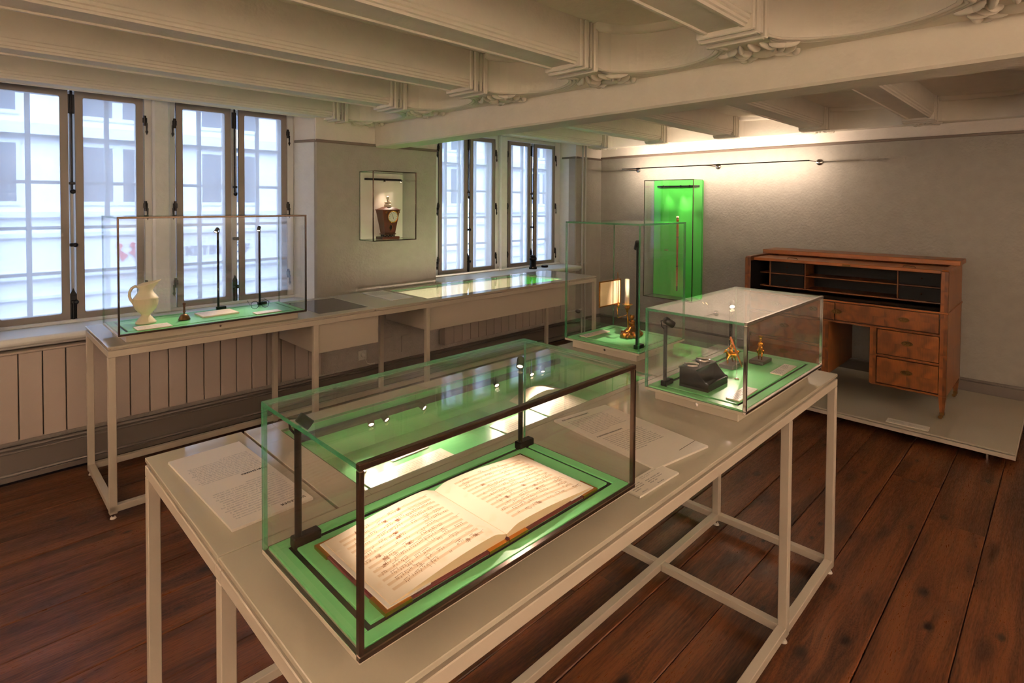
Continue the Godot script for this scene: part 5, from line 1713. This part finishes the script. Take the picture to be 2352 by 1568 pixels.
	for q in [[-0.091, -0.064, 0.091, -0.058], [-0.091, 0.058, 0.091, 0.064], [-0.091, -0.064, -0.085, 0.064], [0.085, -0.064, 0.091, 0.064]]:
		box(scr, "screen_frame", sc + Vector3(q[0], q[1], -0.003), sc + Vector3(q[2], q[3], 0.003), M.gold, 0.001)
	rod(scr, "screen_wire", sc + Vector3(0.022, -0.06, 0.003), sc + Vector3(0.022, 0.06, 0.003), 0.0013, M.old_gold, -1.0, 6)
	var lm := print_mat(256, 64, [[0.15, 0.8, 3, 0.06, 0.46], [0.15, 0.6, 2, 0.52, 0.95]], 51, Color(0.94, 0.91, 0.87), Color(0.3, 0.28, 0.27))
	var cd := card(self, "label_card", 0.20, 0.046, 0.004, lm, M.paper, Vector3(2.405, y + 0.002, -1.780), Basis(Vector3.UP, -0.03))
	cd.set_meta("label", "white label card left of the candlestick")
	cd.set_meta("category", "label card")

# tapered box: bottom and top rectangles
func taper_mesh(b: Vector2, tp: Vector2, h: float) -> Mesh:
	var st := SurfaceTool.new()
	st.begin(Mesh.PRIMITIVE_TRIANGLES)
	st.set_smooth_group(-1)
	var lo := [Vector3(-b.x, 0, -b.y), Vector3(b.x, 0, -b.y), Vector3(b.x, 0, b.y), Vector3(-b.x, 0, b.y)]
	var hi := [Vector3(-tp.x, h, -tp.y), Vector3(tp.x, h, -tp.y), Vector3(tp.x, h, tp.y), Vector3(-tp.x, h, tp.y)]
	for i in 4:
		var j := (i + 1) % 4
		quad(st, lo[i], lo[j], hi[j], hi[i], (lo[i] + lo[j]) * Vector3(1, 0, 1))
	quad(st, hi[0], hi[1], hi[2], hi[3], Vector3.UP)
	quad(st, lo[0], lo[1], lo[2], lo[3], Vector3.DOWN)
	st.generate_normals()
	return st.commit()

func build_clock_and_cane() -> void:
	var at := Vector3(2.712, 1.3265, -4.275)
	var t := thing("urn_clock", "tapered mahogany urn clock with round white dial and pale bust", "clock", at)
	box(t, "base", at + Vector3(-0.088, 0, -0.055), at + Vector3(0.088, 0.024, 0.055), M.mahogany, 0.003)
	for i in 4:
		for j in 3:
			lathe(t, "foot", [Vector2(0.001, 0.0), Vector2(0.006, 0.0), Vector2(0.009, 0.009), Vector2(0.006, 0.018), Vector2(0.001, 0.018)], M.silver if j == 2 else M.black, at + Vector3(-0.045 + 0.03 * i, 0.024, -0.03 + 0.03 * j), 12)
	box(t, "waist", at + Vector3(-0.058, 0.042, -0.045), at + Vector3(0.058, 0.050, 0.045), M.mahogany, 0.002)
	part(t, "case_body", taper_mesh(Vector2(0.050, 0.038), Vector2(0.086, 0.058), 0.205), M.mahogany, at + Vector3(0, 0.050, 0))
	box(t, "cornice", at + Vector3(-0.092, 0.255, -0.064), at + Vector3(0.092, 0.262, 0.064), M.mahogany, 0.002)
	part(t, "roof", taper_mesh(Vector2(0.084, 0.056), Vector2(0.036, 0.030), 0.022), M.mahogany, at + Vector3(0, 0.262, 0))
	lathe(t, "bust_socle", [Vector2(0.001, 0), Vector2(0.034, 0), Vector2(0.036, 0.005), Vector2(0.032, 0.010), Vector2(0.034, 0.016), Vector2(0.028, 0.024), Vector2(0.001, 0.024)], M.marble, at + Vector3(0, 0.284, 0), 24)
	# dial with gilt ring, numerals as small studs, hands
	var dc := at + Vector3(0.012, 0.200, 0.056)
	var db := basis_y(Vector3(0, -0.095, 1))
	var dl := part(t, "dial", lathe_mesh([Vector2(0.001, 0.009), Vector2(0.040, 0.009), Vector2(0.047, 0.008)], 36), M.plastic_white, dc, db)
	part(t, "dial_ring", lathe_mesh([Vector2(0.046, 0.0), Vector2(0.053, 0.001), Vector2(0.054, 0.010), Vector2(0.050, 0.013), Vector2(0.045, 0.009)], 36), M.gold, dc, db)
	for i in 12:
		var a := TAU * i / 12.0
		part(dl, "hour_mark", bmesh(Vector3(0.003, 0.001, 0.006), 0.0), M.ink, dc + db * Vector3(cos(a) * 0.036, 0.0096, sin(a) * 0.036), db * Basis(Vector3.UP, -a + PI / 2))
	rod(dl, "hour_hand", dc + db * Vector3(0, 0.0105, 0), dc + db * Vector3(0, 0.0105, 0) + Vector3(-0.012, 0.026, 0.002), 0.0012, M.ink, -1.0, 6)
	rod(dl, "minute_hand", dc + db * Vector3(0, 0.0105, 0), dc + db * Vector3(0, 0.0105, 0) + Vector3(0.003, -0.022, 0), 0.0014, M.ink, -1.0, 6)
	for sx in [-1.0, 1.0]:
		part(t, "gilt_boss", lathe_mesh([Vector2(0.009, 0.0), Vector2(0.012, 0.004), Vector2(0.009, 0.007), Vector2(0.005, 0.005)], 16), M.gold, at + Vector3(0.012 + sx * 0.062, 0.238, 0.055), db)
	# lozenge
	var lz := plate_mesh(PackedVector2Array([Vector2(0, 0.034), Vector2(0.022, 0), Vector2(0, -0.034), Vector2(-0.022, 0)]), 0.002)
	var lb := db * Basis(Vector3(1, 0, 0), Vector3(0, 1, 0), Vector3(0, 0, 1))
	part(t, "inlay_lozenge", lz, M.gold, at + Vector3(0.0, 0.104, 0.0485), lb)
	var lz2 := plate_mesh(PackedVector2Array([Vector2(0, 0.028), Vector2(0.017, 0), Vector2(0, -0.028), Vector2(-0.017, 0)]), 0.002)
	part(t, "lozenge_field", lz2, M.black, at + Vector3(0.0, 0.104, 0.0495), lb)
	# bust
	var c := []
	c.append([Vector3(-0.020, 0.016, 0), Vector3(0.020, 0.016, 0), 0.0130, 0.0130])
	c.append([Vector3(0, 0.004, 0.002), Vector3(0, 0.022, 0.002), 0.0110, 0.0150])
	c.append([Vector3(0, 0.022, 0), Vector3(0, 0.042, 0.002), 0.0090, 0.0080])
	c.append([Vector3(0, 0.050, 0.004), Vector3(0, 0.060, 0.002), 0.0105, 0.0135])
	c.append([Vector3(0, 0.052, 0.015), Vector3(0, 0.056, 0.014), 0.0026, 0.0020])
	c.append([Vector3(-0.013, 0.054, 0), Vector3(-0.013, 0.057, 0), 0.0026, 0.0026])
	c.append([Vector3(0.013, 0.054, 0), Vector3(0.013, 0.057, 0), 0.0026, 0.0026])
	part(t, "bust", body_mesh(c, 0.0024, 0.0014), M.marble, at + Vector3(0, 0.306, 0))
	# walking cane of bamboo
	var cx := 5.93
	var cz := -3.227
	var ct := thing("walking_cane", "slim brown bamboo walking cane with pale knob and dark tip", "cane", Vector3(cx, 0.64, cz))
	var prof := [Vector2(0.001, 0.0), Vector2(0.008, 0.0), Vector2(0.009, 0.05)]
	var yy := 0.05
	var i := 0
	while yy < 0.80:
		var seg: float = [0.085, 0.11, 0.135, 0.13, 0.12, 0.10, 0.09][i % 7]
		var rr: float = 0.0095 + 0.0045 * yy / 0.8
		prof.append(Vector2(rr, yy + seg * 0.5))
		prof.append(Vector2(rr, yy + seg * 0.92))
		prof.append(Vector2(rr + 0.0028, yy + seg))
		prof.append(Vector2(rr + 0.0004, yy + seg + 0.006))
		yy += seg
		i += 1
	prof.append(Vector2(0.014, 0.835))
	prof.append(Vector2(0.001, 0.836))
	var sh := lathe(ct, "shaft", prof, M.cane, Vector3(cx, 0.645, cz), 16)
	lathe(sh, "ferrule", [Vector2(0.001, -0.004), Vector2(0.0085, -0.003), Vector2(0.0098, 0.05), Vector2(0.009, 0.052)], M.black, Vector3(cx, 0.645, cz), 14)
	lathe(ct, "knob", [Vector2(0.013, 0), Vector2(0.0155, 0.003), Vector2(0.0155, 0.024), Vector2(0.013, 0.029), Vector2(0.001, 0.030)], M.paper_old, Vector3(cx, 1.479, cz), 16)
	for y in [1.27, 0.93]:
		rod(ct, "holder", Vector3(cx, y, cz), Vector3(5.99, y, cz), 0.002, M.chrome, -1.0, 6)
		rod(ct, "holder_ring", Vector3(cx, y - 0.004, cz), Vector3(cx, y + 0.004, cz), 0.0165, M.silver, -1.0, 14)
	tube(ct, "cord", [Vector3(cx - 0.012, 1.40, cz), Vector3(cx - 0.02, 1.37, cz - 0.02), Vector3(cx - 0.016, 1.34, cz - 0.022), Vector3(cx - 0.013, 1.33, cz)], 0.0014, M.black, 6)
	var sl := thing("seal_disc", "small brown disc on a thin wire holder beside the walking cane", "seal", Vector3(5.93, 1.109, -3.37))
	part(sl, "disc", lathe_mesh([Vector2(0.001, 0.004), Vector2(0.022, 0.004), Vector2(0.026, 0.001), Vector2(0.024, -0.004), Vector2(0.001, -0.005)], 20), M.old_gold, Vector3(5.93, 1.109, -3.37))
	tube(sl, "wire", [Vector3(5.93, 1.104, -3.37), Vector3(5.93, 1.098, -3.33), Vector3(5.985, 1.098, -3.32), Vector3(5.989, 1.098, -3.32)], 0.0012, M.chrome, 6)

# ------------------------------------------------------------------ platform and desk
func build_desk() -> void:
	var py := 0.102
	var p := thing("platform", "low pale plinth board on short legs under the writing desk", "platform", Vector3(5.3, 0, -1.3))
	box(p, "board", Vector3(4.665, 0.060, -2.75), Vector3(5.985, 0.086, -0.216), M.steel_paint, 0.002)
	box(p, "glass_top", Vector3(4.668, 0.091, -2.745), Vector3(5.982, py, -0.219), M.top_glass, 0.0012)
	box(p, "spacer", Vector3(4.69, 0.0855, -2.72), Vector3(5.96, 0.0915, -0.24), M.channel, 0.0)
	for q in [[4.757, -0.36], [4.757, -1.5], [4.757, -2.6], [5.85, -0.36], [5.85, -1.5], [5.85, -2.6]]:
		rod(p, "foot", Vector3(q[0], 0.0012, q[1]), Vector3(q[0], 0.0605, q[1]), 0.012, M.chrome, -1.0, 10)
	var lm := print_mat(320, 128, [[0.30, 0.75, 4, 0.06, 0.44], [0.42, 0.9, 3, 0.54, 0.94]], 61, Color(0.88, 0.86, 0.82), Color(0.25, 0.24, 0.23))
	var c := card(self, "label_card", 0.245, 0.09, 0.005, lm, M.label_plate, Vector3(4.745, py + 0.003, -0.79), Basis(Vector3.UP, -PI / 2 + 0.03))
	c.set_meta("label", "small white label card on the platform before the writing desk")
	c.set_meta("category", "label card")
	# the desk
	var t := thing("roll_top_desk", "walnut roll top writing desk with black compartments and brass handles", "desk", Vector3(5.38, py, -1.34))
	var xf := 5.03
	var xb := 5.74
	var za := -2.067
	var zb := -0.613
	var W: Material = M.walnut
	var P: Material = M.walnut_plain
	# side walls of the lower part, carcass tops
	box(t, "side_panel", Vector3(xf + 0.045, 0.268, zb - 0.022), Vector3(xb - 0.04, 0.872, zb), P, 0.002)
	box(t, "side_panel", Vector3(xf + 0.045, 0.268, za), Vector3(xb - 0.04, 0.872, za + 0.022), P, 0.002)
	box(t, "side_panel", Vector3(xf + 0.012, 0.268, -1.096), Vector3(xb, 0.712, -1.074), P, 0.002)
	box(t, "side_panel", Vector3(xf + 0.012, 0.268, -1.405), Vector3(xb, 0.712, -1.383), P, 0.002)
	box(t, "writing_board", Vector3(xf - 0.006, 0.868, za - 0.006), Vector3(xb + 0.004, 0.880, zb + 0.006), P, 0.003)
	box(t, "writing_slide", Vector3(xf + 0.01, 0.8805, za + 0.05), Vector3(xf + 0.28, 0.888, zb - 0.05), M.black_gloss, 0.001)
	box(t, "drawer_rail", Vector3(xf + 0.004, 0.700, za + 0.04), Vector3(xb - 0.02, 0.716, zb - 0.04), W, 0.002)
	for q in [[-1.085, zb - 0.04], [za + 0.04, -1.394]]:
		box(t, "pedestal_floor", Vector3(xf + 0.006, 0.262, q[0]), Vector3(xb - 0.02, 0.276, q[1]), W, 0.002)
		box(t, "drawer_rail", Vector3(xf + 0.006, 0.486, q[0] + 0.02), Vector3(xf + 0.05, 0.504, q[1]), W, 0.002)
		box(t, "pedestal_back", Vector3(xb - 0.03, 0.276, q[0]), Vector3(xb - 0.018, 0.712, q[1]), P, 0.001)
	for q in [[-1.094, -1.048], [-1.432, -1.384]]:
		box(t, "stile", Vector3(xf + 0.004, 0.268, q[0]), Vector3(xf + 0.05, 0.702, q[1]), W, 0.002)
	# drawers
	var drawers := [[-1.338, -0.664, 0.722, 0.862], [-2.016, -1.342, 0.722, 0.862], [-1.044, -0.660, 0.508, 0.697], [-1.044, -0.660, 0.284, 0.482], [-2.020, -1.436, 0.508, 0.697], [-2.020, -1.436, 0.284, 0.482]]
	for d in drawers:
		var f := box(t, "drawer", Vector3(xf + 0.002, d[2], d[0]), Vector3(xf + 0.022, d[3], d[1]), W, 0.003)
		var hz: float = (d[0] + d[1]) / 2 if d[2] < 0.7 else (-0.877 if d[0] > -1.34 else -1.80)
		if d[2] > 0.7:
			handle(f, Vector3(xf + 0.002, 0.792, hz))
			handle(f, Vector3(xf + 0.002, 0.790, -1.13 if d[0] > -1.34 and false else hz - 0.45 if d[0] > -1.34 else hz + 0.30))
		else:
			handle(f, Vector3(xf + 0.002, (d[2] + d[3]) / 2 + 0.012, hz))
	# tapered corner posts with castors
	for q in [[xf, zb - 0.045], [xf, za], [xb - 0.045, zb - 0.045], [xb - 0.045, za]]:
		var pst := box(t, "corner_post", Vector3(q[0], 0.268, q[1]), Vector3(q[0] + 0.045, 0.867, q[1] + 0.045), W, 0.002)
		var lg := part(t, "leg", taper_mesh(Vector2(0.0125, 0.0125), Vector2(0.0225, 0.0225), 0.125), W, Vector3(q[0] + 0.0225, 0.143, q[1] + 0.0225))
		box(lg, "leg_shoe", Vector3(q[0] + 0.008, 0.134, q[1] + 0.008), Vector3(q[0] + 0.037, 0.152, q[1] + 0.037), M.brass_dark, 0.002)
		box(lg, "castor_fork", Vector3(q[0] + 0.014, 0.116, q[1] + 0.008), Vector3(q[0] + 0.031, 0.135, q[1] + 0.030), M.brass_dark, 0.002)
		rod(lg, "castor_wheel", Vector3(q[0] + 0.013, py + 0.0135, q[1] + 0.012), Vector3(q[0] + 0.032, py + 0.0135, q[1] + 0.012), 0.0128, M.brass_dark, -1.0, 16)
	# upper part: side cheeks, back, top board, roll board
	var cheek := PackedVector2Array([Vector2(xf, 0.880), Vector2(xf, 1.172), Vector2(xf + 0.02, 1.186), Vector2(xf + 0.08, 1.190), Vector2(xb - 0.02, 1.186), Vector2(xb, 1.186), Vector2(xb, 0.880)])
	for i in cheek.size():
		cheek[i] -= Vector2(xf, 0)
	for z in [za + 0.022, zb - 0.022]:
		part(t, "cheek", plate_mesh(cheek, 0.040), P if z > -1 else W, Vector3(xf, 0, z), Basis(Vector3(1, 0, 0), Vector3(0, 0, 1), Vector3(0, 1, 0)))
		box(t, "cheek_face", Vector3(xf - 0.002, 0.8805, z - 0.024), Vector3(xf + 0.012, 1.176, z + 0.024), W, 0.004)
	box(t, "back_panel", Vector3(xb - 0.02, 0.88, za + 0.042), Vector3(xb, 1.186, zb - 0.042), P, 0.001)
	box(t, "top_board", Vector3(5.46, 1.187, za - 0.012), Vector3(xb + 0.03, 1.226, zb + 0.018), P, 0.004)
	var roll := box(t, "roll_board", Vector3(5.10, 1.150, za + 0.046), Vector3(5.47, 1.176, zb - 0.046), M.walnut_plain, 0.004)
	box(roll, "lock_plate", Vector3(5.098, 1.156, -1.31), Vector3(5.101, 1.170, -1.25), M.brass_dark, 0.0005)
	for z in [-1.71, -0.87]:
		tube(roll, "pull", [Vector3(5.16, 1.177, z - 0.04), Vector3(5.15, 1.186, z - 0.035), Vector3(5.145, 1.188, z), Vector3(5.15, 1.186, z + 0.035), Vector3(5.16, 1.177, z + 0.04)], 0.003, M.brass_dark, 8)
	# compartments
	var ix := 5.26
	box(t, "compartment_back", Vector3(5.50, 0.89, za + 0.044), Vector3(5.51, 1.148, zb - 0.044), M.black, 0.0)
	box(t, "compartment_floor", Vector3(ix, 0.904, za + 0.044), Vector3(5.50, 0.916, zb - 0.044), W, 0.002)
	box(t, "shelf", Vector3(ix, 1.024, za + 0.044), Vector3(5.50, 1.034, -1.645), W, 0.002)
	box(t, "shelf", Vector3(ix, 1.020, -1.635), Vector3(5.50, 1.030, -0.965), W, 0.002)
	box(t, "shelf", Vector3(ix, 1.022, -0.955), Vector3(5.50, 1.032, zb - 0.044), W, 0.002)
	for z in [-1.645, -0.965, -1.94]:
		box(t, "divider", Vector3(ix - 0.002, 0.9165, z), Vector3(5.50, 1.149, z + 0.010), W, 0.002)
	for z in [za + 0.0425, zb - 0.0445]:
		box(t, "inner_side", Vector3(xf + 0.015, 0.889, z), Vector3(ix + 0.2, 1.148, z + 0.002), M.black, 0.0)
	for q in [[-1.928, -1.648, 1.036, 1.146], [-1.928, -1.648, 0.918, 1.022], [-0.953, -0.660, 1.034, 1.146], [-0.953, -0.660, 0.918, 1.020]]:
		var f := box(t, "small_drawer", Vector3(ix + 0.004, q[2], q[0]), Vector3(ix + 0.016, q[3], q[1]), M.black, 0.002)
		part(f, "knob", lathe_mesh([Vector2(0.001, 0.012), Vector2(0.005, 0.010), Vector2(0.006, 0.007), Vector2(0.003, 0.003), Vector2(0.004, 0)], 12), M.gold, Vector3(ix + 0.004, (q[2] + q[3]) / 2, (q[0] + q[1]) / 2), basis_y(Vector3(-1, 0, 0)))

func handle(parent: Node, at: Vector3) -> void:
	# oval back plate with a swinging double ring
	var pl := []
	for i in 20:
		var a := TAU * i / 20.0
		pl.append(Vector2(cos(a) * 0.038, sin(a) * 0.019 * (1.0 if absf(cos(a)) < 0.8 else 0.8)))
	part(parent, "back_plate", plate_mesh(PackedVector2Array(pl), 0.004), M.brass_dark, at - Vector3(0.002, 0, 0), Basis(Vector3(0, 0, 1), Vector3(1, 0, 0), Vector3(0, 1, 0)))
	for sg in [-1.0, 1.0]:
		var ring := []
		for i in 13:
			var a := TAU * i / 12.0
			ring.append(at + Vector3(-0.006, sin(a) * 0.010, sg * 0.015 + cos(a) * 0.011))
		tube(parent, "ring_pull", ring, 0.0022, M.brass_dark, 6)
